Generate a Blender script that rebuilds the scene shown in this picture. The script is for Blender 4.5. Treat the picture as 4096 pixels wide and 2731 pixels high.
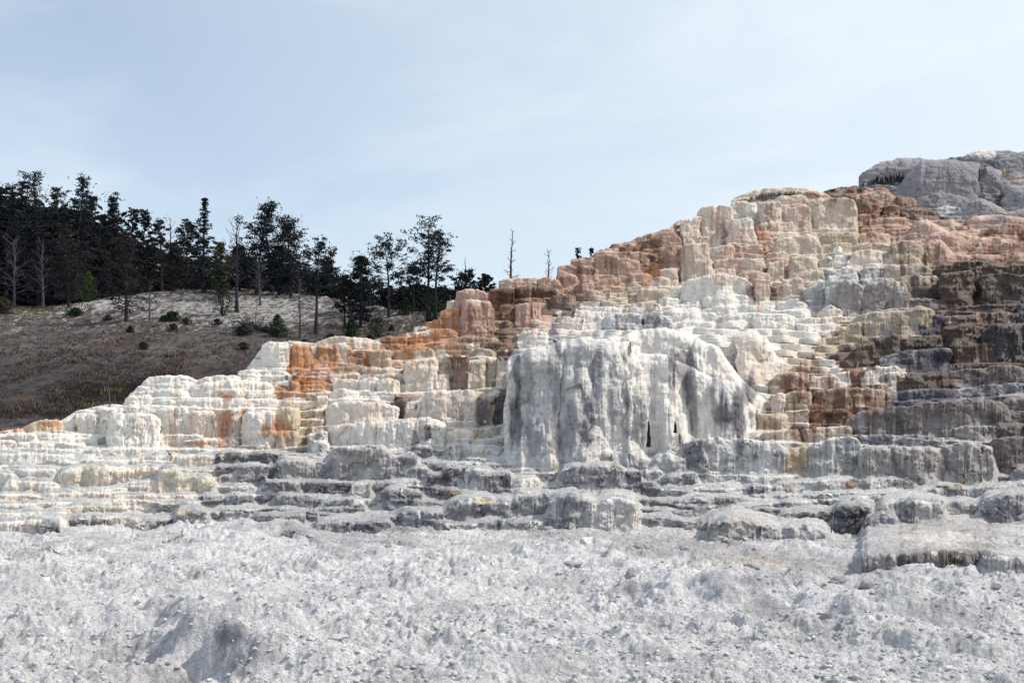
import bpy, bmesh, math, random
import numpy as np
from mathutils import Vector
rnd = random.Random(7); R = np.random.default_rng(11)
S = bpy.context.scene
for o in list(bpy.data.objects): bpy.data.objects.remove(o)
col = S.collection
# ------------------------------------------------------------------ camera, sky, sun, exposure
F = 996.0; HY = 445.0                       # focal length and eye level, in pixels of the 1024 wide picture
cam = bpy.data.cameras.new('camera'); camo = bpy.data.objects.new('camera', cam); col.objects.link(camo)
cam.lens = F*36/1024; cam.sensor_width = 36; cam.shift_y = (HY-341)/1024; cam.clip_end = 6000; cam.clip_start = .1
camo.rotation_euler = (math.pi/2, 0, 0); S.camera = camo
SUN_EL, SUN_AZ = math.radians(47), math.radians(87)      # azimuth measured from +Y (view) to +X (right)
w = bpy.data.worlds.new('World'); S.world = w; w.use_nodes = True
nt = w.node_tree; nt.nodes.clear()
def N(nt, t, **k):
    n = nt.nodes.new(t)
    for a, b in k.items():
        if a == 'i':
            for p, q in b.items(): n.inputs[p].default_value = q
        else: setattr(n, a, b)
    return n
def L(nt, a, ao, b, bi): nt.links.new(a.outputs[ao], b.inputs[bi])
sky = N(nt, 'ShaderNodeTexSky', sky_type='NISHITA', sun_disc=False, sun_elevation=SUN_EL, sun_rotation=SUN_AZ,
        air_density=1.0, dust_density=2.2, ozone_density=.6, altitude=1900)
tc = N(nt, 'ShaderNodeTexCoord')
mp = N(nt, 'ShaderNodeMapping'); mp.inputs['Scale'].default_value = (1.0, 1.0, 2.6); mp.inputs['Rotation'].default_value = (0.25, 0.35, 0.3)
n1 = N(nt, 'ShaderNodeTexNoise', i={'Scale': 2.1, 'Detail': 8, 'Roughness': .55, 'Distortion': .5})
cr = N(nt, 'ShaderNodeMapRange', i={'From Min': .45, 'From Max': .72, 'To Min': 0.0, 'To Max': .8})
# thin veil of high cloud, thicker towards the sun
dp = N(nt, 'ShaderNodeVectorMath', operation='DOT_PRODUCT')
sd = Vector((math.sin(SUN_AZ)*math.cos(SUN_EL), math.cos(SUN_AZ)*math.cos(SUN_EL), math.sin(SUN_EL)))
dp.inputs[1].default_value = sd
vr = N(nt, 'ShaderNodeMapRange', i={'From Min': .05, 'From Max': .72, 'To Min': 0.0, 'To Max': 1.0})
vmul = N(nt, 'ShaderNodeMath', operation='MULTIPLY_ADD'); vmul.inputs[1].default_value = .6
mx = N(nt, 'ShaderNodeMix', data_type='RGBA', clamp_factor=True); mx.inputs['B'].default_value = (4.45, 4.85, 5.1, 1)
bg = N(nt, 'ShaderNodeBackground'); bg.inputs['Strength'].default_value = .125
wo = N(nt, 'ShaderNodeOutputWorld')
L(nt, tc, 'Generated', mp, 'Vector'); L(nt, mp, 0, n1, 'Vector'); L(nt, n1, 0, cr, 0)
L(nt, tc, 'Generated', dp, 0); L(nt, dp, 'Value', vr, 0)
L(nt, cr, 0, vmul, 0); L(nt, vr, 0, vmul, 2); L(nt, vmul, 0, mx, 'Factor')
sx_ = N(nt, 'ShaderNodeSeparateXYZ'); L(nt, tc, 'Generated', sx_, 0)
hz = N(nt, 'ShaderNodeMapRange', i={'From Min': .36, 'From Max': .0, 'To Min': .45, 'To Max': .85}); L(nt, sx_, 2, hz, 0)
m2 = N(nt, 'ShaderNodeMix', data_type='RGBA'); m2.inputs['B'].default_value = (3.45, 3.95, 4.2, 1); L(nt, hz, 0, m2, 'Factor'); L(nt, sky, 0, m2, 'A')
L(nt, m2, 'Result', mx, 'A'); L(nt, mx, 'Result', bg, 'Color'); L(nt, bg, 0, wo, 0)
sl = bpy.data.lights.new('sun', 'SUN'); sl.energy = 2.4; sl.angle = math.radians(.6); sl.color = (1, .91, .78)
so = bpy.data.objects.new('sun', sl); col.objects.link(so); so.rotation_euler = (-sd).to_track_quat('-Z', 'Y').to_euler(); so.location = (40, 20, 60)
S.view_settings.view_transform = 'Standard'; S.view_settings.look = 'None'; S.view_settings.exposure = 0.7; S.view_settings.gamma = 1
# ------------------------------------------------------------------ helpers
def tag(o, label=None, cat=None, group=None, kind=None):
    for k, v in (('label', label), ('category', cat), ('group', group), ('kind', kind)):
        if v: o[k] = v
    return o
P_ = R.permutation(512).astype(np.int64)
G3 = R.normal(size=(512, 3)); G3 /= np.linalg.norm(G3, axis=1)[:, None]
GX3, GY3, GZ3 = [np.ascontiguousarray(G3[:, i], np.float32) for i in range(3)]; P32 = P_.astype(np.int32)
def noise(x, y, z=0.0):
    x, y, z = [np.asarray(t, np.float32) for t in (x, y, z)]
    def ax(t):
        f = np.floor(t); i = f.astype(np.int32) & 511; d = t-f
        return i, (i+1) & 511, d, d*d*d*(d*(d*6-15)+10)
    x0, x1, fx, u = ax(x); y0, y1, fy, v = ax(y); z0, z1, fz, w_ = ax(z)
    out = []
    pa, pb = P32[x0], P32[x1]
    hs = [[P32[(p+yy) & 511] for yy in (y0, y1)] for p in (pa, pb)]
    for c, (zz, dz) in enumerate(((z0, fz), (z1, fz-1))):
        r_ = []
        for b, dy in enumerate((fy, fy-1)):
            q = []
            for a, dx in enumerate((fx, fx-1)):
                h = P32[(hs[a][b]+zz) & 511]
                q.append(GX3[h]*dx+GY3[h]*dy+GZ3[h]*dz)
            r_.append(q[0]+(q[1]-q[0])*u)
        out.append(r_[0]+(r_[1]-r_[0])*v)
    return (out[0]+(out[1]-out[0])*w_)*np.float32(1.6)
def fbm(x, y, z=0.0, o=4, gain=.5):
    s = 0; a = 1.0
    for i in range(o):
        s = s+a*noise(x*2**i+i*17.3, y*2**i-i*9.1, np.asarray(z)*2**i+i*3.7); a *= gain
    return s
def sm(a, b, x):
    t = np.clip((x-a)/(b-a), 0, 1); return t*t*(3-2*t)
def cell(x, y, seed=0):
    """2D Voronoi: distance to nearest point, to second nearest, random value of the nearest cell"""
    xi, yi = np.floor(x).astype(np.int64), np.floor(y).astype(np.int64)
    d1 = np.full(x.shape, 9.); d2 = d1.copy(); hv = np.zeros(x.shape)
    for i in (-1, 0, 1):
        for j in (-1, 0, 1):
            h = P_[(P_[(xi+i+seed) & 511]+yi+j) & 511]
            px = xi+i+(h*7919 % 512)/512.; py = yi+j+(h*104729 % 509)/509.
            d = np.hypot(x-px, y-py); v = (h*31 % 256)/256.
            n1 = d < d1; d2 = np.where(n1, d1, np.minimum(d2, d)); hv = np.where(n1, v, hv); d1 = np.where(n1, d, d1)
    return d1, d2, hv
def mesh_obj(name, V, Fq, mat, parent=None, cols=None, wet=None, smooth=True):
    V = np.asarray(V, np.float32).reshape(-1, 3); Fq = np.asarray(Fq, np.int32)
    k = Fq.shape[1]
    me = bpy.data.meshes.new(name)
    me.vertices.add(len(V)); me.vertices.foreach_set('co', V.ravel())
    me.loops.add(Fq.size); me.loops.foreach_set('vertex_index', Fq.ravel())
    me.polygons.add(len(Fq)); me.polygons.foreach_set('loop_start', np.arange(0, Fq.size, k, dtype=np.int32))
    me.update(calc_edges=True)
    if smooth: me.polygons.foreach_set('use_smooth', np.ones(len(Fq), bool))
    if cols is not None:
        at = me.color_attributes.new('tint', 'FLOAT_COLOR', 'POINT')
        at.data.foreach_set('color', np.c_[cols, np.ones(len(V))].astype(np.float32).ravel())
    if wet is not None:
        at = me.attributes.new('wet', 'FLOAT', 'POINT'); at.data.foreach_set('value', wet.astype(np.float32).ravel())
    me.materials.append(mat)
    o = bpy.data.objects.new(name, me); col.objects.link(o)
    if parent: o.parent = parent
    return o
def mat_rock(name, grain=1.0, bump=.5, use_attr=True, base=(.6, .6, .6), c=1.0):
    m = bpy.data.materials.new(name); m.use_nodes = True; nt = m.node_tree
    b = nt.nodes['Principled BSDF']; b.inputs['Roughness'].default_value = .9
    b.inputs['Specular IOR Level'].default_value = .25
    tc = N(nt, 'ShaderNodeTexCoord')
    n1 = N(nt, 'ShaderNodeTexNoise', i={'Scale': 9*grain, 'Detail': 6, 'Roughness': .7})
    n2 = N(nt, 'ShaderNodeTexNoise', i={'Scale': 38*grain, 'Detail': 3, 'Roughness': .6})
    L(nt, tc, 'Object', n1, 'Vector'); L(nt, tc, 'Object', n2, 'Vector')
    r1 = N(nt, 'ShaderNodeMapRange', i={'From Min': .3, 'From Max': .7, 'To Min': 1-.20*c, 'To Max': 1+.14*c}); L(nt, n1, 0, r1, 0)
    r2 = N(nt, 'ShaderNodeMapRange', i={'From Min': .3, 'From Max': .7, 'To Min': 1-.14*c, 'To Max': 1+.10*c}); L(nt, n2, 0, r2, 0)
    mm = N(nt, 'ShaderNodeMath', operation='MULTIPLY'); L(nt, r1, 0, mm, 0); L(nt, r2, 0, mm, 1)
    sc = N(nt, 'ShaderNodeVectorMath', operation='SCALE'); L(nt, mm, 0, sc, 'Scale')
    if use_attr:
        at = N(nt, 'ShaderNodeAttribute', attribute_name='tint'); L(nt, at, 'Color', sc, 0)
        wt = N(nt, 'ShaderNodeAttribute', attribute_name='wet')
        rr = N(nt, 'ShaderNodeMapRange', i={'From Min': 0, 'From Max': 1, 'To Min': .92, 'To Max': .32}); L(nt, wt, 'Fac', rr, 0); L(nt, rr, 0, b, 'Roughness')
        sr = N(nt, 'ShaderNodeMapRange', i={'From Min': 0, 'From Max': 1, 'To Min': .2, 'To Max': .6}); L(nt, wt, 'Fac', sr, 0); L(nt, sr, 0, b, 'Specular IOR Level')
    else: sc.inputs[0].default_value = base
    L(nt, sc, 0, b, 'Base Color')
    ad = N(nt, 'ShaderNodeMath', operation='ADD'); L(nt, n1, 0, ad, 0)
    h2 = N(nt, 'ShaderNodeMath', operation='MULTIPLY'); h2.inputs[1].default_value = .45; L(nt, n2, 0, h2, 0); L(nt, h2, 0, ad, 1)
    bp = N(nt, 'ShaderNodeBump', i={'Strength': bump, 'Distance': .09/grain}); L(nt, ad, 0, bp, 'Height'); L(nt, bp, 0, b, 'Normal')
    return m
def mat_plain(name, c, c2=None, scale=3.0, rough=.9, bump=0):
    m = bpy.data.materials.new(name); m.use_nodes = True; nt = m.node_tree; b = nt.nodes['Principled BSDF']
    b.inputs['Roughness'].default_value = rough; b.inputs['Specular IOR Level'].default_value = .2
    tc = N(nt, 'ShaderNodeTexCoord'); n1 = N(nt, 'ShaderNodeTexNoise', i={'Scale': scale, 'Detail': 3})
    L(nt, tc, 'Object', n1, 'Vector')
    mr = N(nt, 'ShaderNodeMapRange', i={'From Min': .35, 'From Max': .65}); L(nt, n1, 0, mr, 0)
    mx = N(nt, 'ShaderNodeMix', data_type='RGBA'); mx.inputs['A'].default_value = (*c, 1); mx.inputs['B'].default_value = (*(c2 or c), 1)
    L(nt, mr, 0, mx, 'Factor'); L(nt, mx, 'Result', b, 'Base Color')
    if bump:
        bp = N(nt, 'ShaderNodeBump', i={'Strength': bump, 'Distance': .05}); L(nt, n1, 0, bp, 'Height'); L(nt, bp, 0, b, 'Normal')
    return m
M_trav = mat_rock('travertine', .55, .8, c=.85)
M_rub = mat_rock('chalky_rubble', 1.6, 1., c=1.9)
M_hill = mat_rock('dry_soil', .5, .8)
M_bark = mat_plain('grey_bark', (.022, .019, .026), (.045, .038, .048), 2.0)
M_dead = mat_plain('weathered_dead_wood', (.055, .048, .06), (.12, .105, .12), 2.0)
M_darkdead = mat_plain('dark_dead_wood', (.02, .018, .026), (.045, .04, .05), 2.0)
M_needle = mat_plain('dark_pine_needles', (.008, .012, .020), (.022, .030, .030), .8)
M_needle2 = mat_plain('olive_pine_needles', (.030, .040, .022), (.060, .066, .034), .8)
M_brownneedle = mat_plain('dull_brown_needles', (.018, .017, .022), (.034, .029, .030), .8)
M_jun = mat_plain('juniper_green', (.010, .026, .016), (.026, .046, .022), 1.5)
M_bright = mat_plain('fresh_green_needles', (.030, .060, .016), (.07, .10, .025), 1.5)
# ------------------------------------------------------------------ palette (albedo)
PAL = dict(W=(.88, .835, .79), C=(.83, .715, .625), P=(.54, .365, .30), Q=(.68, .56, .485), T=(.54, .44, .34), O=(.53, .245, .11), R=(.21, .10, .06),
           B=(.07, .03, .016), G=(.61, .60, .605), M=(.31, .305, .335), D=(.16, .155, .185), K=(.03, .023, .025), Y=(.44, .35, .22), N=(.095, .075, .075),
           E=(.43, .40, .395), X=(.25, .245, .27), V=(.08, .048, .034), U=(.07, .068, .095), F=(.22, .185, .18), I=(.70, .63, .52), H=(.33, .32, .345), Z=(.70, .57, .42))
WET = dict(X=0, W=.1, C=.1, P=.3, Q=.1, T=.2, O=.45, R=.6, B=.8, G=0, M=0, D=0, K=1, Y=.5, N=.5, E=0, V=.8, U=.4, F=.2, I=.1, H=0, Z=.4)
# blocks: crop (x0, y0, scale) in pixels of the 4096 picture; rows: xl, xr, [lip heights left..right], foot, face, streak, flags
CR = {}
CR[2] = (900, 700, 1.96, """
285 450 1325,1310 1520 W C
450 720 1300,1312 1345 W C
480 900 1325,1335 1500 O R f
860 995 1312,1312 1480 C O
700 1210 1300,1255,1258,1268 1340 C T
1208 1440 1245,1240 1330 O R
1430 1835 1212,1205,1212 1290 O R
1480 1580 1180,1172 1210 C T
1575 1710 1140,1130 1205 O R
1693 1850 1060,1050 1200 O P
1738 1850 990,985 1060 C P
1800 2060 905,885,892 1200 P C
1850 2100 970,962,968 1260 P R f
2080 2265 882,878 1040 B R o
2265 2400 858,852 990 B R o
2125 2500 835,790,785 870 P C
2165 2270 1010,1005 1130 R P
2270 2400 990,990 1190 P R
1965 2085 1110,1106 1140 B R
1950 2255 1135,1128 1220 B Y
1940 2340 1220,1212 1270 R B
2180 2330 1165,1160 1220 B R
1640 2180 1290,1262,1275 1330 T R
1640 2000 1330,1320 1370 T R
2000 2270 1300,1310 1350 B R
1300 1640 1340,1328,1350 1440 T O
1130 1310 1345,1340 1490 O T
990 1100 1362,1360 1470 R O
1240 1320 1430,1420 1490 O T
740 1090 1465,1470 1500 R O
680 800 1485,1480 1540 P O
1040 1400 1500,1498 1568 T C
1210 1400 1535,1530 1600 C T
""")
CR[6] = (1100, 1250, 1.8445, """
940 1200 338,332,336 560 C W
1180 1330 320,308 480 C T
1180 1290 460,455 565 C T
1310 1440 300,305 560 B R
1350 1430 440,436 555 T B
1425 1620 290,258,270 330 T E
1425 1560 345,338 560 C T f
1560 1640 330,328 480 C T
1630 1740 318,315 570 C T
1740 1860 265,262 320 T E
1800 2029 130,122,130 230 C W
1850 2060 165,160 240 W C
610 760 465,455 570 W C
750 915 472,460,470 585 W C
410 620 490,470 560 C Y
770 950 440,430 520 C T
490 610 428,422 470 T R
610 910 405,395,398 450 T R
220 440 440,432 500 P R
100 230 465,462 520 O R
210 400 505,500 560 O R
230 390 560,560 600 T O
375 620 570,545,560 640 W C
355 930 645,628,632,640 850 C W
690 900 575,572 615 W C
880 1000 580,576 612 C T
500 880 600,598 640 C W
300 380 600,592 700 C T
280 360 715,712 770 T C
260 350 775,772 860 C T
1060 1600 590,570,565,570 800 C E
1480 1620 590,588 780 T D
870 1060 615,610 770 R B
960 1120 652,648 780 C T
1590 1760 570,575 780 N D
385 1280 790,785,770,772,785 985 W G
955 1060 812,808 975 M D
1100 1150 825,822 990 D M
640 720 832,828 940 M G
770 850 800,796 960 G M
1275 1500 800,800 865 C T
1270 1480 870,862,868 990 C W
1335 1700 930,935 1000 G C
1265 1760 965,985 1075 G M
1400 1700 1070,1075 1115 G C
225 390 880,850 1030 G D
250 400 930,928 1040 G W
490 670 935,930 960 W G
405 830 958,955 1230 E M
830 1060 1028,1025 1080 E C
770 1050 1065,1055 1230 H M
960 1170 985,985 1070 M G
20 260 1075,1068 1230 E G
260 420 1085,1080 1220 M E
0 270 1040,1040 1090 M D
950 1130 1160,1140 1240 G M
1120 1240 1195,1190 1300 D M
1240 1430 1150,1145 1290 D M
1390 1600 1155,1150 1310 G W f
1580 1740 1200,1165 1340 M D
1730 1960 1215,1210 1330 W G
1050 1700 1105,1110 1160 M D
0 560 1240,1235 1300 D M
690 1100 1250,1248 1300 M D
560 700 1250,1240 1370 G M
770 1000 1310,1305 1400 M D
1000 1090 1335,1332 1410 D M
280 560 1360,1350 1430 M D
0 280 1340,1330 1420 H M
1270 1760 1390,1365,1370 1530 H M
1760 2029 1330,1325 1530 H M
1620 1770 1450,1445 1535 M D
930 1260 1470,1465 1530 M G
330 640 1430,1425 1480 M D
""")  # the dark N face beside the mound paints a shaded area into the colour
CR[7] = (2000, 1250, 1.7426, """
38 905 310,232,208,172,166,160 985 G W b
130 420 262,240,235 1015 G C b
690 1205 290,266,275 948 W G b
640 1860 165,135,100,84,105,215,440,600 700 W C b
1180 1780 300,330,400,430,470,640 842 W G b
1380 1530 600,586 850 G E b
880 1230 542,522,525 915 G E b
800 1260 150,120,118 300 W C
1640 1960 130,110,160,330 460 C W b
1700 1800 650,640 775 G C
340 560 975,958 1050 G M
550 900 960,962 1065 E G
905 1070 960,1010 1110 G M
1070 1310 985,955,1010 1120 G M
0 340 1050,1045 1085 G M
0 340 1085,1080 1130 M G
410 860 1065,1068 1250 M E
850 1000 1100,1095 1220 D M
1020 1140 1085,1085 1180 G M
1140 1380 1120,1118 1205 M D
995 1110 1175,1172 1245 D M
1260 1490 900,860 1110 H M
1380 1640 880,850,960 1118 G E
1560 2010 850,852,900 1115 G W
1110 1330 1225,1205 1265 G E
1330 1440 1210,1208 1260 G E
1430 1640 1195,1190 1250 G C
1360 2004 1125,1125 1160 G E
100 260 1248,1240 1440 H M
240 390 1262,1250 1440 H M
340 660 1275,1258,1300 1500 M G
0 100 1290,1288 1440 M G
600 960 1345,1295,1290 1500 G C
860 970 1390,1380 1480 M G
960 1140 1300,1296 1360 H M
1370 1900 1450,1420,1430 1568 E G
70 280 1160,1145 1250 W G
950 1350 1360,1365 1400 M E
1140 1500 1290,1300 1340 M H
""")
CR[3] = (2000, 500, 1.96, """
1430 2005 1190,1168,1170,1205 1390 W C
1320 1440 1230,1220 1350 W C
1240 1430 1340,1325 1400 W C
1420 1570 1370,1362 1410 W C
1570 2000 1345,1330,1330 1410 W C
1020 1270 1385,1370 1450 W C
870 1020 1395,1392 1440 W C
1150 1560 1405,1400 1470 W C
1560 2060 1412,1410 1480 W C
1330 1680 1430,1425,1450 1530 W C
1730 2100 1475,1465 1540 W C
1980 2156 1515,1505 1570 W C
630 800 1470,1466 1568 W C
800 1150 1462,1450,1460 1575 G D
1150 1360 1460,1458 1575 G D
620 880 1408,1400 1450 W C
790 1010 1430,1420 1460 W C
500 700 1460,1440 1500 C W
470 640 1520,1510 1568 C W
110 440 1258,1245,1265 1360 B R o
-20 110 1275,1270 1400 B R o
120 330 1390,1378 1560 P R
100 380 1352,1350 1385 R P
400 590 1335,1330 1450 B R
165 385 1235,1232 1260 C P
-20 300 1200,1180 1250 P C
290 490 1182,1180,1230 1340 P R
430 610 1165,1150 1300 P R
590 740 1240,1200 1330 R P
445 600 1100,1090 1160 P R
560 740 1040,1010 1080 P R
600 750 1078,1072 1175 B P
625 755 1035,1033 1100 P R
740 940 1005,998,1002 1170 P R
745 940 970,950 1000 P C
935 1100 945,940 990 R B
860 1060 930,895 945 P R
980 1180 975,965 1100 P R
1100 1240 985,975 1100 R P
920 1100 1040,1035 1180 P R
1010 1400 880,830,800,798 920 P R
1115 1390 865,845 960 R P
1180 1290 1060,1050 1170 O P
1280 1430 930,925 1170 P R
1420 1640 930,922 1200 Q T
1240 1400 1100,1090 1240 Q T
1325 1430 790,730 800 C P
1415 1580 740,705 920 C P
1540 1820 650,620,610 900 C P
1560 1650 880,876 925 Q P
1815 1940 580,578 720 W C
1760 2000 715,710 940 C P
1920 2020 592,590 760 W C
2010 2110 775,758,775 860 O P
1980 2130 862,860 910 P R
1830 2080 925,910 1000 P R
1630 1840 960,925 1050 Q P
1660 2060 1048,1030 1170 Q P
1450 1660 1060,1040 1180 Q P
1480 1840 1130,1120 1190 Q T
1840 2110 1145,1138 1240 P Q
2000 2110 1200,1195 1400 P Q
1110 1330 1180,1165 1260 Q T
1020 1190 1150,1135 1230 P O
990 1110 1240,1236 1290 T Y
1070 1330 1262,1255 1380 T Y
680 880 1275,1262 1350 T P
860 1000 1305,1295 1350 T Y
790 1000 1350,1345 1400 T Y
740 940 1200,1180 1270 P R
""")
CR[4] = (3000, 500, 1.96, """
60 250 590,580 850 Q R
250 480 640,625 840 Q P
460 830 575,562,560 830 Q C
620 790 650,645 760 T N
160 460 555,545 640 Q P
300 640 545,520,520 590 P Q
150 330 760,750 850 Q P
830 1010 572,568 715 R V
1030 1175 625,622 710 R V
820 1010 540,505 575 P R
960 1160 545,525,560 620 P R
1160 1300 550,548 640 R P
1180 1480 648,640,665 700 V R
770 950 695,690 790 R P
930 1260 725,712,720 800 P R
185 560 885,850,845 1010 Q T
560 840 848,835 960 T Y
835 1110 840,835 930 P Q
850 1060 800,790 840 P O
1080 1330 800,800 860 P R
1100 1350 860,850 900 P R
1100 1400 905,890,900 1090 T V
545 800 935,915 1010 T Y
800 1155 935,920,930 1000 T C
780 1040 990,975 1110 C T
1040 1180 1005,1003 1085 C N
610 790 1015,1012 1090 W C
1165 1340 1015,1012 1085 T Y
300 550 1020,1015 1170 Q T
545 620 1040,1035 1110 T Y
130 260 1045,1042 1220 Q T
0 110 1030,1026 1140 Q P
120 300 985,985 1060 P Q
-10 150 1140,1136 1320 P Q
575 880 1112,1100 1210 G E
880 1040 1110,1106 1210 G M
1030 1420 1092,1088 1210 Q N
410 870 1265,1212,1205,1225 1400 G M
600 880 1255,1215,1230 1470 E M
870 1240 1245,1220,1225 1450 E F
240 430 1180,1175 1350 Q T
420 580 1150,1125 1230 T Q
200 320 1240,1236 1340 Q C
60 200 1375,1370 1450 W C
200 440 1370,1350,1370 1450 W C
250 470 1425,1420 1500 W C
520 730 1450,1390,1450 1500 C T
0 180 1410,1408 1470 W C
20 370 1480,1470 1568 W C
380 660 1500,1490 1568 W C
1360 1860 855,800,820,870 975 P R c
1700 2300 700,690,700 790 P Q c
1860 2300 770,780 870 R P
1750 2040 872,858,880 960 P Q c
1720 2300 955,915,900 1000 R P
1270 1560 745,720,790 900 P Q c
1380 1600 890,870,980 1090 P R c
1480 2300 1020,990,985 1085 P R c
1380 1980 1100,1060,1062 1200 V K
1700 2300 1110,1080,1075 1230 V K
1180 1480 1180,1160 1340 V T
1480 1750 1140,1130 1420 V N
1750 2300 1165,1150 1400 N V
1800 2000 1240,1235 1290 V K
1230 1500 1270,1260 1360 N V
1200 1490 1372,1355 1430 M N
1170 1400 1362,1350 1380 T V
790 1430 1500,1425,1415 1568 T E
1540 2100 1425,1400,1395 1460 K B
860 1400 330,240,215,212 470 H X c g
1120 1800 420,215,192,188 610 X H c
1270 1700 560,520,560 640 X H c
1740 1980 370,285,330 545 M D c
1650 2110 210,160,150 330 X H c
1920 2300 200,165,170 420 M N c
1960 2300 450,440 640 M D c
1560 2050 660,540,650 705 H X c
2000 2300 640,590 740 M E c
1440 1650 640,622,650 680 G M c
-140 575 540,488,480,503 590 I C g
575 860 500,480,462 535 R K
""")
CR[8] = (3000, 1200, 1.4252, """
500 640 150,110 220 T V
580 1040 75,55,35 210 T E
890 1090 85,60 110 B K
825 1090 135,90,80 190 U D
1075 1530 95,70,50 150 V P
1120 1700 40,20,15 65 V K
1520 1700 20,20 130 D U
1075 1340 170,140,135 250 V B
1340 1700 130,120 350 K U
840 1090 215,190 280 V K
700 850 200,185 310 N V
600 720 235,220 360 V B
700 1140 320,275,250 390 U M
1130 1300 245,240 360 V B
1260 1400 250,240 350 V P
490 570 400,390 488 W C
560 640 380,375 480 R O
630 880 370,362 490 C W
1190 1700 362,355 378 B K
1130 1700 388,375 480 F N
985 1140 408,400 490 B V
850 990 430,425 500 V B
690 860 420,400 490 N C
120 320 425,415 520 R Q
320 500 430,420 510 Q R
350 820 505,490,487 620 R T
125 200 530,522 645 C Q
180 350 522,518 620 T R
200 350 622,615 710 Q R
360 570 622,618 715 R B
70 290 735,730 775 Q R
300 605 728,718 775 Q R
0 220 625,640 740 T R
730 1170 535,500,495 560 U M
740 1000 572,570 600 D U
1160 1700 495,475,465 530 M E
1280 1440 527,523 560 U M
575 740 582,572 610 N M
555 1480 625,598,572,555,550 775 F H
1440 1700 558,555 640 F E
1460 1700 630,620 720 F N
1150 1400 718,710 790 E M
1370 1700 700,695 780 F N
640 1190 768,760,778 810 H G
310 640 830,785,778 1005 G M
620 1100 838,822,828 1050 E F
1090 1380 805,798,815 1035 E F
1360 1700 775,770 960 F N
1480 1700 955,948 1050 F M
210 320 830,828 985 Y O
-10 235 775,772,850 985 G M
130 960 1022,1018,1025 1090 G E
-20 300 990,985 1040 W G
-20 200 1050,1045 1100 M D
960 1100 1075,1070 1120 G E
-10 1100 1098,1095 1140 G H
1010 1200 1060,1045 1110 M D
1190 1700 1060,1025 1120 G M
1300 1700 1110,1080 1310 H M
730 1100 1152,1145 1370 G D
1090 1300 1152,1145 1260 G C
1090 1360 1265,1262 1350 G C
480 700 1172,1178 1350 D K
640 860 1260,1212,1250 1380 M E
-10 480 1182,1180 1215 M N
170 520 1192,1188 1300 H E
180 460 1272,1265,1295 1400 G E
-20 200 1240,1300 1400 E G
430 900 1372,1362 1390 N F
300 640 1400,1400 1430 H N
640 840 1448,1440 1560 H G
820 1340 1452,1432,1425 1560 F N
1310 1700 1450,1440 1568 G M
""")
CR[5] = (0, 1300, 1.7425, """
1820 2010 140,115 300 W C
1670 2030 314,308,322 380 W C
1700 1890 345,338 370 W C
1900 2091 388,382 460 O R
1980 2091 350,345 430 R O
975 1380 352,322,330,352 430 W C
1370 1700 348,342,355 430 W C
1060 1340 382,375 470 W C
1330 1890 387,380,392 500 W C
1700 2010 402,395,450 470 W C
865 1050 482,468 535 W C
900 1330 442,432,440 505 W Z
1430 1700 458,440,452 520 C O
1720 1880 472,468 520 C Z
1990 2091 500,500 545 C O
1060 2091 510,505,515,520 560 W C
665 860 545,540 740 W C
515 670 592,582 745 W C
750 1120 592,586,605 850 W C f
845 1110 538,540 600 W C
1085 1320 560,550 755 W P
1310 1500 597,590 770 C P
1480 1690 635,590,580 785 C O
1690 1920 600,590 840 W C
1850 2091 640,555,560 830 Z O f
1780 2091 738,730 850 T Z
420 520 692,680 745 C P
160 430 700,655,650 745 Z O
-60 170 745,725,705 760 O C
-100 700 752,745,745 800 W C
280 700 772,768 830 W C
360 620 812,805 850 C Y
80 370 812,805 880 W C
-100 100 800,800 860 W C
980 1410 762,760 845 C P
1270 1670 802,790 860 C O
1650 1850 838,832 860 T O
-100 1500 854,850,850,848,862 890 W C
1140 1800 868,862,870 905 W Z
-100 660 887,883 935 W C
1080 1250 905,900 965 W C
1230 1490 912,905 975 C Z
900 1100 912,908 965 C Z
400 940 930,925 965 W C
1490 1700 892,880 975 D M
1700 1950 902,885 978 D M
1960 2091 932,925 1075 E M
1660 1850 987,978 1110 M E
1500 1680 987,980 1060 D M
1840 1950 987,984 1070 D M
400 900 968,960,962 1125 C Z
880 1110 987,980 1118 C Z
1100 1250 1005,1000 1180 C Z
1240 1620 1008,1010 1050 C I
1185 1530 1064,1052,1055 1180 I C
1530 1655 1052,1048 1100 C I
880 1110 1087,1080 1170 C Z
-100 110 1022,1018 1110 W C
100 400 987,983 1060 W C
30 400 1072,1066 1155 C W
280 400 1112,1105 1155 W C
-100 900 1162,1158 1200 C Z
400 870 1135,1128 1190 C Z
750 1080 1187,1178 1240 C Z
1080 1190 1192,1188 1225 C I
1185 1390 1187,1182 1225 C I
-100 750 1227,1222 1280 W Z
350 700 1257,1250 1320 C Z
700 880 1267,1262 1310 C Z
-100 480 1348,1335 1440 C W
-100 480 1290,1292 1345 W I
1610 1780 1127,1115 1170 G M
1820 2091 1087,1080 1170 M D
1100 1220 1252,1240 1280 M G
1220 1400 1237,1230 1285 G M
1390 1560 1192,1185 1240 M D
1570 1770 1192,1185 1245 M D
1220 1480 1292,1280,1300 1390 M G
1750 2091 1322,1310 1370 M D
270 420 1385,1368 1470 D M
480 620 1338,1330 1400 M G
""")
CR[9] = (2696, 1900, 1.68, """
230 650 300,285,340 480 E M x
650 1060 330,320,385 465 G E x
-10 520 145,140 215 M E x
""")
CR[10] = (1300, 1900, 1.68, """
120 430 320,315 405 D M x
480 860 247,240 300 M G x
0 250 155,150 240 M D x
860 1260 190,182,178 305 H M x
1150 1270 215,205 310 M D x
1180 1500 310,305 370 G M x
800 1020 330,325 365 G E x
""")
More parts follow.
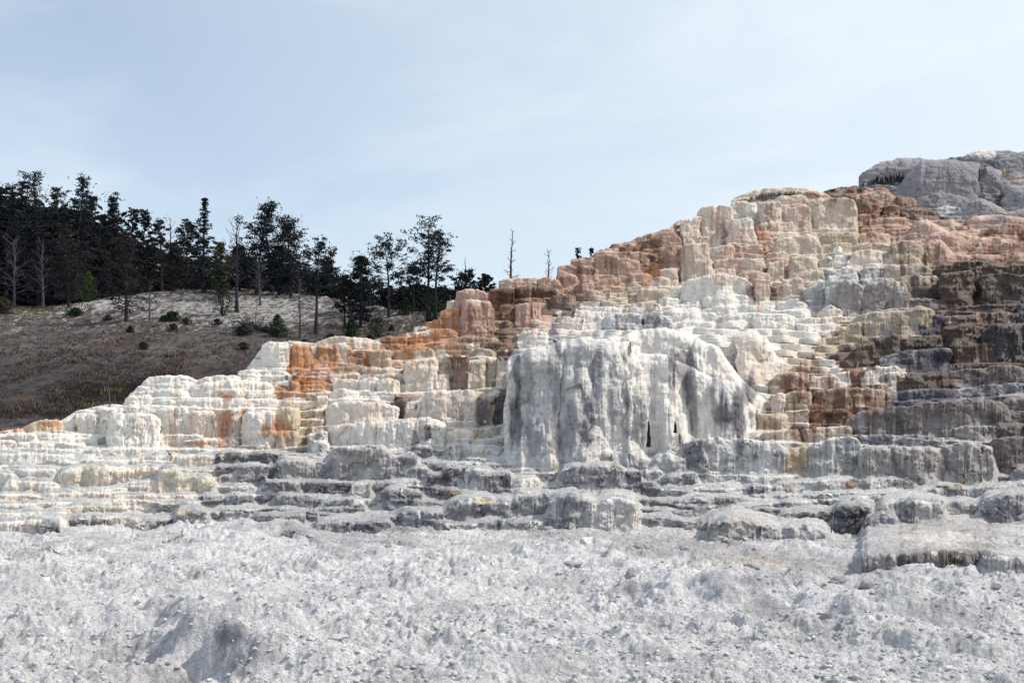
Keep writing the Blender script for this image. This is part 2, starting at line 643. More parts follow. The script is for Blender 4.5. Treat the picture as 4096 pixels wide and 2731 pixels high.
CR[11] = (0, 2000, 1.68, """
1220 1430 88,60,92 170 M G x
1700 2060 97,90 150 D M x
470 590 118,110 195 M G x
2130 2352 140,130 235 M G x
1500 1700 60,55 100 G M x
610 780 120,108 170 G M x
""")
BL = []
for cid, (cx, cy, sc, txt) in CR.items():
    for ln in txt.strip().split('\n'):
        p = ln.split()
        tops = [(float(v)/sc+cy)/4 for v in p[2].split(',')]
        BL.append(dict(xl=(float(p[0])/sc+cx)/4, xr=(float(p[1])/sc+cx)/4, tops=tops, yb=(float(p[3])/sc+cy)/4, f=p[4], s=p[5], fl=p[6:], id=len(BL)))
# dark and stained patches mixed into the rock colour, x, y, rx, ry in pixels of the 2352 wide picture
PATCH = [(520,975,28,34,'O'),(495,960,16,24,'Z'),(665,955,34,40,'Z'),(640,985,40,20,'O'),(690,1000,30,22,'T'),(455,1017,34,5,'O'),(110,972,40,7,'O'),(530,912,20,7,'O'),(700,872,26,14,'O'),(220,1085,50,20,'I'),(430,1085,60,26,'I'),(230,1165,60,16,'I'),(420,1170,30,12,'Z'),(1695,945,16,60,'D'),(1712,900,10,40,'D'),(1670,960,14,40,'M'),(1655,890,5,50,'M'),(1230,1000,26,40,'M'),(1190,860,12,60,'M'),(1365,930,9,90,'D'),(1330,850,10,70,'M'),(1440,940,6,80,'M'),(1545,880,8,60,'M'),(1575,850,22,70,'D'),(1545,820,14,30,'D'),(1500,735,18,25,'D'),(1470,740,22,14,'M'),(1370,850,14,110,'M'),(1345,960,18,80,'D'),(1310,980,30,60,'M'),
         (1480,985,8,45,'D'),(1210,900,18,110,'M'),(1185,970,16,60,'D'),(1660,945,16,50,'D'),(1725,890,14,45,'D'),(1690,960,24,40,'D'),(1595,960,9,55,'M'),
         (1275,840,16,110,'M'),(1410,900,10,80,'M'),(1640,910,10,60,'M'),(1700,1030,12,30,'D'),(1735,1035,10,30,'D'),(1790,1045,14,35,'M'),(1560,1000,10,40,'M'),
         (2210,1110,26,10,'Y'),(1950,1110,30,10,'R'),(1905,1140,26,6,'Y'),(2140,1140,26,7,'R'),(1840,1040,22,32,'Y'),(1830,990,22,14,'R'),(2025,1172,40,5,'Z'),(2095,1212,20,16,'Y'),
         (1120,1115,8,26,'R'),(1055,1135,30,8,'Y'),(1112,1150,30,7,'Z'),(2250,345,40,24,'W'),(2330,410,22,14,'T'),(2305,395,10,14,'Y'),
         (1945,1175,60,28,'K'),(2110,1235,90,8,'N'),(1900,1268,120,7,'N'),(1760,1255,60,10,'N')]
HOLE = [(1490,992,5,34),(1550,975,4,18)]     # narrow openings between the hanging curtains
# ------------------------------------------------------------------ hill profile: distance of the slope for every picture row
TP = np.array([-60, 60, 144, 200, 250, 300, 340, 400, 453, 470, 500, 540, 575, 600, 640, 700.])
TD = np.array([120, 95, 80, 67.5, 57.5, 49.5, 44, 37, 32, 30.6, 28.5, 25.2, 19.9, 18, 16, 14.])
def Dmap(py): return np.interp(py, TP, TD)
pyf = np.arange(-60, 700, .5); Df = Dmap(pyf); zf = (HY-pyf)*Df/F
zo = np.argsort(zf); zs, Dz = zf[zo], Df[zo]
def Dh(z): return np.interp(z, zs, Dz)
CREST = np.array([(-300,1010),(0,988),(120,975),(175,945),(280,930),(300,905),(345,865),(550,868),(600,802),(850,780),(960,765),(1025,740),(1060,680),(1130,665),(1270,645),(1320,600),(1400,565),
                  (1560,525),(1620,485),(1700,465),(1880,445),(1970,440),(2010,400),(2120,370),(2250,345),(2700,340)], float)/2.297
Q = .8
px = np.arange(-110, 1135, Q); NX = len(px)
zl = [-3.0]
while zl[-1] < 25.5: zl.append(zl[-1]+Q*.95*Dh(zl[-1])/F)
zr = np.array(zl); NZ = len(zr)
PX, Z = np.meshgrid(px, zr)                # rows = heights
A = (PX-512)/F
base0 = Dh(Z)
X0 = A*base0
# procedural micro terraces on the underlying slope
big = fbm(X0*.07, Z*.09, 3.1, 3)
Hs = .42+.20*noise(X0*.12, Z*.15, 8.)
ph = Z/.38+.8*noise(X0*.16, Z*.2, 5.)+.35*noise(X0*.55, Z*.35, 2.)
k = np.floor(ph); fr = ph-k
dz_ = (np.where(fr < .8, fr*.12, .096+(fr-.8)/.2*.904)-fr)*.38
D = Dh(Z+dz_)+.5*big+.35
lob = np.abs(noise(X0*.9+k*7.3, k*3.1, 1.))
D = D-.75*lob+.25
win = np.full(D.shape, -1, np.int32)
# domain warps so that no edge is straight
wx = 4.2*noise(X0*.4, Z*.55, 11.)+3.4*noise(X0*1.1, Z*1.3, 21.)+.9*noise(X0*4.5, Z*4, 24.)
wz = .18*noise(X0*.4, 4.4, 7.)+.07*noise(X0*1.5, Z*.4, 31.)+.035*noise(X0*5., Z*1., 3.)
XA = A*42
flute1 = np.abs(noise(XA*.5, Z*.16, 41.)); flute2 = np.abs(noise(XA*1.9, Z*.45, 51.)); flute3 = np.abs(noise(XA*8.5, Z*1.1, 61.))
dr1, dr2, drv = cell(XA*.85+.35*noise(XA*.9, Z*1.2, 4.), Z*.62+.35*noise(XA*1.1, Z*.8, 14.), 5)
drape = .40*np.minimum(dr1, .9)**2-.08+.12*(drv-.5)
dr1, dr2, drv = cell(XA*2.3+.5*noise(XA*1.9, Z*2.2, 4.), Z*1.9+.4*noise(XA*2.1, Z*1.8, 14.), 15)
drape += .12*np.minimum(dr1, .9)**2+.03*(drv-.5)
fringe = .35+.5*noise(PX*.13, 1.5, 2.)+.9*noise(PX*1.15, 9.5, 2.)
UND = np.zeros(D.shape, bool); face_s = np.zeros(D.shape)                  # 0 at the lip, grows down the face
for b in BL:
    fl = b['fl']
    wpx = b['xr']-b['xl']; i0 = max(0, int((b['xl']-6-px[0])/Q)); i1 = min(NX, int((b['xr']+6-px[0])/Q)+1)
    if i1 <= i0: continue
    D0 = float(Dmap(b['yb'])) - .15
    if b['yb'] > 520: D0 = min(D0, 2.40*F/(b['yb']-HY))
    mt = min(b['tops'])
    ztm = (HY-mt)*D0/F; zbm = (HY-b['yb'])*D0/F
    h = max(ztm-zbm, .12)
    j0 = max(0, np.searchsorted(zr, zbm-.9-.3*h)); j1 = min(NZ, np.searchsorted(zr, ztm+.5))
    sl_ = (slice(j0, j1), slice(i0, i1))
    ppx = PX[sl_]+wx[sl_]*(1.0 if wpx > 30 else .6); zz = Z[sl_]
    u = (ppx-b['xl'])/wpx; t = np.abs(2*u-1)
    top = np.interp(ppx[0], np.linspace(b['xl'], b['xr'], len(b['tops'])), b['tops'])
    if len(b['tops']) > 2:
        pass
    zt = (HY-top)*D0/F
    sc_ = min(1., h/.8)
    ww = wpx*D0/F
    tc_ = np.clip(t, 0, 1); Rc = min(.35*h, .15*ww, .5)*(0. if 'b' in fl else 1)
    s = zt[None, :]+wz[sl_]*(.35+.65*sc_)*min(1., D0/42)-zz-Rc*(1-(1-tc_**5)**(1/2.6))-.04*sc_*(1-np.clip(flute2[sl_]*2.2, 0, 1))
    Rs = min(.16*ww, .5) if 'b' not in fl else .22
    n_ = 2.2 if 'c' in fl else 2.7
    # a front made of overlapping lobes
    tt = np.clip(t, 0, 1)
    side = Rs*(1-(1-tt**n_)**(1/n_))
    r = min(.17, .25*h)
    if 'c' in fl: r = .6*h
    if 'b' in fl: r = .5
    cap_ = 'c' in fl and b['yb'] < 230
    q = np.clip(1-s/r, 0, 1); lip = r*(1-np.sqrt(np.maximum(0, 1-q*q)))*(1.3 if 'c' not in fl else 1.1)
    rel = np.clip(s/h, 0, 1.6)
    d = D0+side+lip
    fa = min(1., .35+.25*h)*(.45 if cap_ else 1)
    d -= fa*((.45*(2.0 if 'b' in fl else 1)*(1-(1-flute1[sl_].clip(0,1))**2)*min(1, ww/2.2)+(.15*flute2[sl_]*(2-flute2[sl_])+.17*flute3[sl_])*(.55 if 'b' in fl else 1))*(.55+.45*np.clip(rel*2.5, 0, 1))-.2)-fa*1.1*drape[sl_]
    if 'o' in fl: d += .35*h*rel**1.4
    elif 'f' in fl: d -= .32*h*rel**1.8*.9-.06
    elif 'b' in fl: d -= .34*h*rel-.25*np.sin(np.clip(rel, 0, 1)*3.14)
    else: d -= (.13*h*rel**1.5-.10*h*np.sin(np.clip(rel, 0, 1)*3.14)*((b['id'] % 3)-.6)*.5)
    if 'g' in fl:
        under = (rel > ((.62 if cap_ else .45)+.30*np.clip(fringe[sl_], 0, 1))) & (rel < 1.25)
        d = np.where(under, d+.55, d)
    d = np.where((t > 1) | (s < 0), 1e9, d)
    m = d < D[sl_]
    k_s = .015*D0 if 'b' not in fl else .5
    hs_ = np.clip(.5+.5*(D[sl_]-d)/k_s, 0, 1); blend = np.where(hs_ > 0, D[sl_]*(1-hs_)+np.minimum(d, 1e6)*hs_-k_s*hs_*(1-hs_), D[sl_])
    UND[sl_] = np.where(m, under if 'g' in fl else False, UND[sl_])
    D[sl_] = blend; win[sl_] = np.where(m, b['id'], win[sl_]); face_s[sl_] = np.where(m, s, face_s[sl_])
# crest: above it the rows fold back into a flat top that runs away from the camera
PY = HY-F*Z/D
cz = np.interp(px, CREST[:, 0], CREST[:, 1]); Dc = Dmap(cz); zc = (HY-cz)*Dc/F
zmaxb = np.zeros(NX)-9
above = (win < 0) & (Z > zc[None, :]+.25*noise(X0*.5, 1., 2.))
# highest solid row per column
solid = ~above
idx = NZ-1-np.argmax(solid[::-1], axis=0)
ztop = zr[idx]; Dtop = D[idx, np.arange(NX)]
rows = np.arange(NZ)[:, None]
# between blocks: unsolid rows below the highest solid one take the crest distance
D = np.where(above & (rows < idx[None, :]), np.maximum(D, Dc[None, :]+.3), D)
ab2 = rows > idx[None, :]
step = (rows-idx[None, :]).astype(float)
sx = np.clip(step/4., 0, 1)
D = np.where(ab2, np.maximum(Dtop, 0)[None, :]+.08*step**1.35, D)
Zv = np.where(ab2, ztop[None, :]-.004*step, Z)
# fine relief
X1 = A*D
grey = np.zeros(len(BL)+1); 
for b in BL:
    grey[b['id']] = 1.25 if 'x' in b['fl'] else {'M': .9, 'D': 1, 'H': .9, 'X': .6, 'G': .6, 'E': .6, 'F': .35}.get(b['f'], .15)*(.35 if 'b' in b['fl'] or ('c' in b['fl'] and b['yb'] < 230) else 1)
gr = grey[win]; gr = np.where(win < 0, np.clip((PY-430)/60, 0.1, 1), gr)
rel1 = fbm(X1*1.6, Z*2.2, D*1.2, 4, .55); rel2 = noise(X1*7.5, Z*8, D*5); 
ledge = noise(X1*.7, Z*5.5, D*.7)
crack = np.abs(noise(X1*1.1+.6*rel1, Z*.8, D*.6+5))
D2 = D+(.06+.09*gr)*rel1+(.014+.03*gr)*rel2+.035*ledge+np.where(crack < .008, .10*gr+.02, 0)*(Zv == Z)
d1_, d2_, hv_ = cell(X1*2.6+.5*rel1, Z*3.4+.4*rel2); knob = np.clip(d2_-d1_, 0, .5)
D2 = D2-.10*(knob-.2)*np.clip(gr, .12, 1)
D2 = np.where(ab2, D, D2)
for hx, hy, hrx, hry in HOLE:
    hx, hy, hrx, hry = [v/2.297 for v in (hx, hy, hrx, hry)]
    e = np.abs(PX-hx)/(hrx*np.clip((PY-(hy-hry))/(2*hry), .05, 1))
    D2 = np.where((e < 1) & (np.abs(PY-hy) < hry), D2+1.0, D2)
X1 = A*D2
# colour
PYv = HY-F*Zv/D2
pal = {k_: np.array(v) for k_, v in PAL.items()}
fc = np.array([pal[b['f']] for b in BL]+[pal['G']]); stc = np.array([pal[b['s']] for b in BL]+[pal['M']])
wf = np.array([WET[b['f']] for b in BL]+[0.]); ws = np.array([WET[b['s']] for b in BL]+[0.])
# colour of the filler slope: that of the closest block, on a coarse map
gx, gy = np.meshgrid(np.arange(-110, 1140, 3.), np.arange(90, 700, 3.))
gd = np.full(gx.shape, 1e9); gi = np.zeros(gx.shape, int)
for b in BL:
    dx = np.maximum(np.maximum(b['xl']-gx, gx-b['xr']), 0); dy = np.maximum(np.maximum(np.mean(b['tops'])-gy, gy-b['yb']), 0)*1.5
    d = np.hypot(dx, dy)+.002*(b['xr']-b['xl']); m = d < gd; gd = np.where(m, d, gd); gi = np.where(m, b['id'], gi)
wpx_ = PX+6*noise(X1*.7, Z*.9, 71.); wpy = PYv+4*noise(X1*.8, Z*1., 81.)
from_map = fc[gi]*.65+stc[gi]*.35
for _ in range(3):
    for ax in (0, 1):
        kk = 5
        cs_ = np.cumsum(np.concatenate([np.repeat(from_map[:1] if ax == 0 else from_map[:, :1], kk, ax), from_map, np.repeat(from_map[-1:] if ax == 0 else from_map[:, -1:], kk+1, ax)], ax), ax)
        n__ = from_map.shape[ax]
        from_map = (np.take(cs_, np.arange(n__)+2*kk, ax)-np.take(cs_, np.arange(n__), ax))/(2*kk)
mi = gi[np.clip(((wpy-90)/3).astype(int), 0, gx.shape[0]-1), np.clip(((wpx_+110)/3).astype(int), 0, gx.shape[1]-1)]
wi = np.where(win < 0, mi, win)
st = .5+.9*noise(XA*2.0, Z*.14, 91.)+.7*noise(XA*6., Z*.4, 95.)+.3*rel1
st = sm(.5, 1.05, st)*.85
drip = 7+9*np.abs(noise(XA*1.3, Z*.3, 17.))+10*sm(.1, .5, noise(XA*3.1, Z*.2, 27.))
mi2 = gi[np.clip(((PYv-drip*.55+2*noise(X1*.8, Z, 81.)-90)/3).astype(int), 0, gx.shape[0]-1), np.clip(((PX+9*noise(X1*.45, Z*.7, 171.)+3*noise(X1*2.5, Z*2.5, 172.)+110)/3).astype(int), 0, gx.shape[1]-1)]
wi = np.where((noise(XA*1.1, Z*.35, 37.)+.5*noise(XA*3.3, Z*.7, 38.) > .25+.25*(fc[wi].mean(-1) < .2)), mi2, wi)
C_ = fc[wi]*(1-st[..., None])+stc[wi]*st[..., None]
reg = from_map[np.clip(((wpy-90)/3).astype(int), 0, gx.shape[0]-1), np.clip(((wpx_+110)/3).astype(int), 0, gx.shape[1]-1)]
kf = (.10+.25*sm(-.3, .4, noise(XA*.8, Z*.5, 66.)))[..., None]
C_ = C_*(1-kf)+reg*kf
WT = wf[wi]*(1-st)+ws[wi]*st
blot = sm(.15, .75, fbm(X1*.8, Z*1.1, D2*.8+50, 4))
# grey weathering crust speckles on the dry lower rock
wfac = (sm(.05, .5, fbm(X1*2.2, Z*2.6, D2*2+9, 4))*gr*.55)[..., None]
C_ = C_*(1-wfac)+np.minimum(C_*.45, .2)*wfac
# rims and ledge tops carry fresh pale deposit
ny = np.gradient(D2, axis=0)/np.maximum(np.gradient(Zv, axis=0), 1e-3)   # large where the surface lies flat
flat = sm(.7, 2.5, ny)*(.35+.3*sm(0, .5, C_.mean(-1)))*np.where(PYv > 400, 1., .8)
pale = np.clip(C_*1.3+np.array([.17, .155, .14])*sm(.08, .5, C_.mean(-1))[..., None], 0, .86)
C_ = C_*(1-flat[..., None])+pale*flat[..., None]
for (hx, hy, hrx, hry, key) in PATCH:
    hx, hy, hrx, hry = [v/2.297 for v in (hx, hy, hrx, hry)]
    e = ((PX-hx)/hrx)**2+((PYv-hy)/hry)**2
    f_ = sm(1.25, .35, e+.9*noise(X1*2.4, Z*1.2, 5.)+.5*noise(X1*8, Z*4, 5.)+.7*noise(XA*3.5, Z*.35, 8.))[..., None]*.75
    C_ = C_*(1-f_)+pal[key]*f_
    WT = WT*(1-f_[..., 0])+WET[key]*f_[..., 0]
C_ = np.where(UND[..., None], np.minimum(C_, .5)*.6, C_)  # recesses under the fringed overhangs: shade painted into the colour
C_ = C_*(1+.08*rel1[..., None])
C_ = np.clip(C_, .015, .86)
WT = np.clip(WT+.25*rel1, 0, 1)
# split the sheet into the big weathered mound, the grey cap rock and the terraces
ids_mound = {b['id'] for b in BL if 'b' in b['fl']}
ids_cap = {b['id'] for b in BL if 'c' in b['fl'] and b['yb'] < 230 and b['f'] in 'EHMGX' and b['xl'] > 850}
lut = np.zeros(len(BL)+1, int)
for i in ids_mound: lut[i] = 1
for i in ids_cap: lut[i] = 2
code = lut[win]; code = np.where(win < 0, 0, code)
V = np.stack([X1, D2, Zv], -1).reshape(-1, 3)
I = np.arange(NZ*NX).reshape(NZ, NX)
q_ = np.stack([I[:-1, :-1], I[:-1, 1:], I[1:, 1:], I[1:, :-1]], -1).reshape(-1, 4)
jump = np.abs(D2[1:, :-1]-D2[:-1, :-1]).ravel()
keep = (step[:-1, :-1].ravel() < 90) & ~((jump > 1.0) & (Z[:-1, :-1].ravel() < -.35) & (D2[:-1, :-1].ravel() > 14.6))
q_ = q_[keep]; fcode = code.ravel()[q_].max(1)
Cf, Wf = C_.reshape(-1, 3), WT.ravel()
for c, nm, lab in ((0, 'travertine_terraces', None), (1, 'travertine_mound', None), (2, 'cap_rock', None)):
    qq = q_[fcode == c]
    u_, inv = np.unique(qq.ravel(), return_inverse=True)
    o = mesh_obj(nm, V[u_], inv.reshape(-1, 4), M_trav, cols=Cf[u_], wet=Wf[u_]); tag(o, kind='structure')
def sheet_hit(x, y):
    """point of the terraces seen at a place of the 2352 wide picture"""
    x, y = x/2.297, y/2.297
    i = int(round((x-px[0])/Q)); c = PYv[:, i]
    ok = np.where(np.abs(c-y) < 1.2)[0]
    if len(ok) == 0: ok = np.array([np.argmin(np.abs(c-y))])
    j = ok[np.argmin(D2[ok, i])]
    return Vector((X1[j, i], D2[j, i], Zv[j, i]))
# ------------------------------------------------------------------ foreground: chalky rubble ground
GZ = -2.45
HUMP = [  # x, y (2352 picture), radius in m, height in m
    (520,1490,.8,.48),(620,1520,.7,.42),(420,1430,.8,.36),(440,1550,.5,-.3),(300,1500,.6,-.2),(530,1420,.4,-.25),(150,1440,.7,.22),(60,1360,.5,.18),(250,1400,.5,-.18),(330,1480,.6,.15),
    (1300,1280,1.1,.15),(1420,1250,1.3,.10),(1640,1250,1.5,.10),(1800,1275,1.1,.08),(1580,1330,.8,.22),(1690,1370,.9,.28),(1480,1370,.6,.2),
    (1850,1395,.8,-.15),(1950,1400,.9,.22),(2050,1460,.8,.18),(2150,1410,.9,.2),(2280,1380,.8,.22),(1500,1480,.7,.15),(1250,1440,.8,.12),(1180,1520,.6,.14),(900,1350,1.2,.1),
    (700,1230,1.6,.22),(300,1220,1.6,.25),(180,1235,1.2,.18),(520,1240,1.4,.16),(1000,1230,1.8,.12),(2200,1500,.6,.18),(1750,1480,.7,.12),(1620,1480,.6,-.1),(2320,1300,1.2,.4),(2100,1330,1.2,.12)]
def gpt(x, y, z=GZ):
    x, y = x/2.297, y/2.297; d = z*F/(HY-y); return ((x-512)/F*d, d)
gpx = np.concatenate([np.arange(-700, -60, 4.), np.arange(-60, 1085, 1.0), np.arange(1085, 1700, 4.)])
gD = np.concatenate([np.linspace(3.5, 7.4, 60), 1/np.linspace(1/7.5, 1/35., 560)])
GPX, GD = np.meshgrid(gpx, gD); GX = (GPX-512)/F*GD
def ground_z(x, y):
    z = GZ+.10*fbm(x*.35, y*.35, 1., 3)+.012*np.maximum(y-16, 0)
    for (hx, hy, r, hh) in HUMP:
        cx, cy = gpt(hx, hy); e = np.hypot((x-cx)/(r*1.25), (y-cy)/r)+.45*noise(x*1.8, y*1.8, hx)
        z = z+hh*sm(1.15, .35, e)
    amp = .6+.7*sm(-.2, .5, fbm(x*.4+9, y*.4, 4., 2))
    wx_ = x+.12*noise(x*3, y*3, 5.); wy_ = y+.12*noise(x*3, y*3, 15.)
    z = z+.10*amp*fbm(x*1.3, y*1.3, 2., 4, .55)-.05*np.abs(fbm(wx_*3.1, wy_*3.1, 6., 3))*amp+.02*fbm(x*9, y*9, 6., 3, .6)
    u_ = 2.2*fbm(x*.22, y*.35, 12., 3)+(y-17)*.30; fu = u_-np.floor(u_)
    z = z+.13*sm(15.5, 19., y)*(sm(0, .16, fu)-fu*.9)*sm(-.3, .2, fbm(x*.3, y*.3, 44., 2))
    z = z+.035*amp*(.5-np.abs(fbm(x*3.5, y*3.5, 16., 3, .5)))
    a1, a2, av = cell(wx_*2.2, wy_*2.2, 3); z = z+.09*amp*sm(.0, .5, a2-a1)*sm(.6, 1., av)
    a1, a2, av = cell(wx_*5.1+7, wy_*5.1, 9); z = z+.045*amp*sm(.0, .4, a2-a1)*sm(.35, 1., av)
    a1, a2, av = cell(wx_*11.+3, wy_*11., 29); z = z+.022*amp*sm(.0, .4, a2-a1)*av
    return z
gz = ground_z(GX, GD)
# the flat tops of the low steps in front belong to the ground as well
tread = np.zeros(gz.shape); tcol = np.zeros(gz.shape+(3,))
jm = np.searchsorted(zr, -.15)
for c_ in range(len(gpx)):
    i = int(np.clip(round((gpx[c_]-px[0])/Q), 0, NX-1))
    run = np.minimum.accumulate(D2[:jm, i][::-1])[::-1]          # nearest face at or above each height
    hgt = np.searchsorted(run, gD[:, ][:]-.12, side='right')-1
    ok = (hgt >= 0) & (gD > 14.5)
    zz = zr[np.clip(hgt, 0, jm-1)]+.015
    up = ok & (zz > gz[:, c_]-.02)
    tcol[:, c_] = np.minimum(fc[wi[np.clip(hgt, 0, jm-1), i]], .45)
    tread[:, c_] = up; gz[:, c_] = np.where(up, zz, gz[:, c_])
def boxx(a, k_):
    cs = np.cumsum(np.concatenate([np.repeat(a[:, :1], k_+1, 1), a, np.repeat(a[:, -1:], k_, 1)], 1), 1); return (cs[:, 2*k_+1:]-cs[:, :-2*k_-1])/(2*k_+1)
tw = boxx(tread, 14)+1e-3; tcol = boxx(tcol*tread[..., None], 14)/tw[..., None]
gz = np.where(tread > 0, boxx(gz*tread, 4)/(boxx(tread, 4)+1e-6)+.02, gz)
gz = gz+tread*(.07*fbm(GX*1.4, GD*1.6, 77., 5, .65)+.03*(1-np.abs(noise(GX*7, GD*5, 3.)))*1.)
gc = np.ones(gz.shape+(3,))*np.array([.635, .63, .665])
_, _, av1 = cell(GX*11.+3, GD*11., 29); _, _, av2 = cell(GX*5.1+7, GD*5.1, 9)
gc = gc*(.80+.22*av1+.22*av2)[..., None]
f1 = sm(.05, .8, fbm(GX*.6, GD*.6, 33., 4))[..., None]*.55
gc = gc*(1-f1)+np.array([.36, .355, .38])*f1
f1 = sm(.2, .9, fbm(GX*2.6, GD*2.6, 43., 4))[..., None]*.5
gc = gc*(1-f1)+np.array([.27, .265, .285])*f1
f1 = sm(.1, .9, fbm(GX*1.2, GD*1.2, 63., 4))[..., None]*.45
gc = gc*(1-f1)+np.array([.68, .68, .68])*f1
GPY = HY-F*gz/GD
tm = tread[..., None]*.8; gc = gc*(1-tm)+np.clip(tcol*.6+np.array([.24, .24, .24])+.16*fbm(GX*.8, GD*2.2, 7., 4)[..., None]+.05, .1, .75)*tm
for (hx, hy, hrx, hry, key, st_) in [(2150,1235,90,16,'W',.6),(1990,1330,120,20,'H',.35),(1800,1230,120,14,'M',.35),(1350,1230,120,12,'H',.5),(1500,1250,160,22,'M',.55),(1700,1270,160,22,'E',.5),(1650,1245,80,14,'M',.55),(1900,1290,150,18,'M',.5),(1250,1225,60,12,'M',.5),(1780,1330,100,16,'M',.45),(1600,1300,90,12,'W',.35),(900,1215,60,8,'D',.6),(760,1210,30,10,'D',.5),(100,1210,30,10,'M',.5),(530,1455,40,28,'D',.75),(620,1490,45,40,'M',.7),(400,1405,45,22,'M',.5),(1650,1330,40,22,'M',.6),(1440,1350,30,18,'M',.6),(1740,1360,30,25,'H',.5),
        (1900,1310,160,14,'E',.5),(1650,1230,120,20,'E',.45),(1760,1400,60,20,'M',.5),(1150,1250,60,12,'H',.4),(1480,1500,60,30,'H',.4),(2200,1480,60,30,'H',.3),(1050,1200,200,14,'H',.5),
        (1730,1290,90,14,'T',.35),(1500,1270,50,14,'H',.6),(560,1530,30,35,'D',.5),(1900,1440,50,20,'H',.4),(700,1205,70,12,'M',.5)]:
    e = ((GPX*2.297-hx)/hrx)**2+((GPY*2.297-hy)/hry)**2
    f1 = sm(1.3, .2, e+.8*fbm(GX*2, GD*2, hx, 3))[..., None]*st_
    gc = gc*(1-f1)+pal[key]*f1
I = np.arange(gz.size).reshape(gz.shape)
q_ = np.stack([I[:-1, :-1], I[:-1, 1:], I[1:, 1:], I[1:, :-1]], -1).reshape(-1, 4)
tag(mesh_obj('rubble_ground', np.stack([GX, GD, gz], -1), q_, M_rub, cols=np.clip(gc, .02, .84).reshape(-1, 3), wet=np.zeros(gz.size)), kind='structure')
# wide ground reaching the horizon
far = np.array([(-2500, -300, -3.4), (2500, -300, -3.4), (2500, 3000, -3.4), (-2500, 3000, -3.4)])
tag(mesh_obj('ground', far, [[0, 1, 2, 3]], mat_plain('far_ground', (.4, .38, .36), (.55, .54, .53), .05)), kind='structure')
# ------------------------------------------------------------------ wooded hill at the left
HP = np.array([1100, 1000, 900, 850, 800, 770, 740, 700, 680, 660, 640])/2.297
HD = np.array([33, 38., 48, 54, 61, 66, 73, 84, 92, 105, 125])
hzt = (HY-HP)*HD/F
hc = np.array([(-400, 700), (0, 702), (120, 702), (200, 690), (330, 672), (470, 664), (700, 668), (800, 690), (900, 712), (1050, 722), (1300, 700), (1500, 690)], float)/2.297
def hill_z(x, y):
    p = 512+F*x/y
    cpy = np.interp(p, hc[:, 0], hc[:, 1]); cD = np.interp(cpy, HP[::-1], HD[::-1]); czz = np.interp(cD, HD, hzt)
    z = np.interp(np.minimum(y, cD), HD, hzt)
    z = np.where(y > cD, czz-.04*(y-cD), z)
    return z+.45*fbm(x*.08, y*.08, 3., 3)+.12*fbm(x*.5, y*.5, 8., 3)+.06*np.abs(fbm(x*1.7, y*1.7, 18., 3))
hpx = np.arange(-330, 700, 1.3); hD = np.concatenate([np.linspace(35, 95, 520), np.linspace(95.5, 240, 100)])
HPX, HDD = np.meshgrid(hpx, hD); HX = (HPX-512)/F*HDD; HZ = hill_z(HX, HDD)
HPY = (HY-F*HZ/HDD)*2.297; HPX2 = HPX*2.297
hcx = np.ones(HZ.shape+(3,))*np.array([.17, .145, .155])
def hmix(c, m):
    global hcx
    m = np.clip(m, 0, 1)[..., None]; hcx = hcx*(1-m)+np.array(c)*m
nz = lambda s, k_, o=4: fbm(HX*s, HDD*s*.6, k_, o)
hmix((.25, .225, .21), sm(.0, .5, nz(.5, 7.))*.7)
hmix((.085, .065, .075), sm(805, 850, HPY+20*nz(.3, 1.))*sm(1000, 930, HPY)*.75)            # purplish brown herbs
hmix((.05, .055, .035), sm(.15, .55, nz(.9, 27.))*sm(790, 860, HPY)*.6)
hmix((.42, .405, .40), sm(1.1, .5, ((HPX2-590)/190)**2+((HPY-712)/42)**2+.9*nz(.6, 37.))*.85)      # bare pale soil
hmix((.60, .59, .59), sm(1.1, .6, ((HPX2-200)/105)**2+((HPY-703+.12*(HPX2-200))/12)**2+.5*nz(.6, 47.))*.95)
hmix((.38, .37, .37), sm(1.1, .4, ((HPX2-380)/130)**2+((HPY-705)/30)**2+1.3*nz(.5, 57.))*.7)
hmix((.20, .15, .09), sm(1.1, .5, ((HPX2-50)/100)**2+((HPY-712)/10)**2)*.8)                    # dry grass
hmix((.20, .18, .17), sm(1.2, .4, ((HPX2-420)/200)**2+((HPY-800)/35)**2+1.2*nz(.5, 67.))*.7)
hmix((.07, .055, .06), sm(.12, .42, nz(1.5, 77.))*.65)
hmix((.04, .035, .04), sm(.12, .35, fbm(HX*3.2, HDD*1.6, 71., 3))*.7)
hmix((.62, .60, .56), sm(.2, .5, fbm(HX*2.6, HDD*1.2, 72., 3))*.5*sm(780, 740, HPY))
hmix((.035, .026, .034), sm(.0, .4, nz(1.1, 99.))*sm(790, 860, HPY)*.8)
hmix((.15, .09, .07), sm(.25, .5, nz(.7, 87.))*sm(720, 760, HPY)*.6)
I = np.arange(HZ.size).reshape(HZ.shape)
q_ = np.stack([I[:-1, :-1], I[:-1, 1:], I[1:, 1:], I[1:, :-1]], -1).reshape(-1, 4)
tag(mesh_obj('hillside', np.stack([HX, HDD, HZ], -1), q_, M_hill, cols=np.clip(hcx*np.where(hcx.mean(-1, keepdims=True) > .27, .82, .62), .01, .8).reshape(-1, 3), wet=np.zeros(HZ.size)), kind='structure')
def hill_pt(x, y):
    """point of the hillside seen at a place of the 2352 wide picture"""
    i = int(np.clip((x/2.297-hpx[0])/1.3, 0, len(hpx)-1)); c = HPY[:, i]
    j = np.argmax(c <= y) if (c <= y).any() else int(np.argmin(c))
    return Vector((HX[j, i], HDD[j, i], HZ[j, i]))
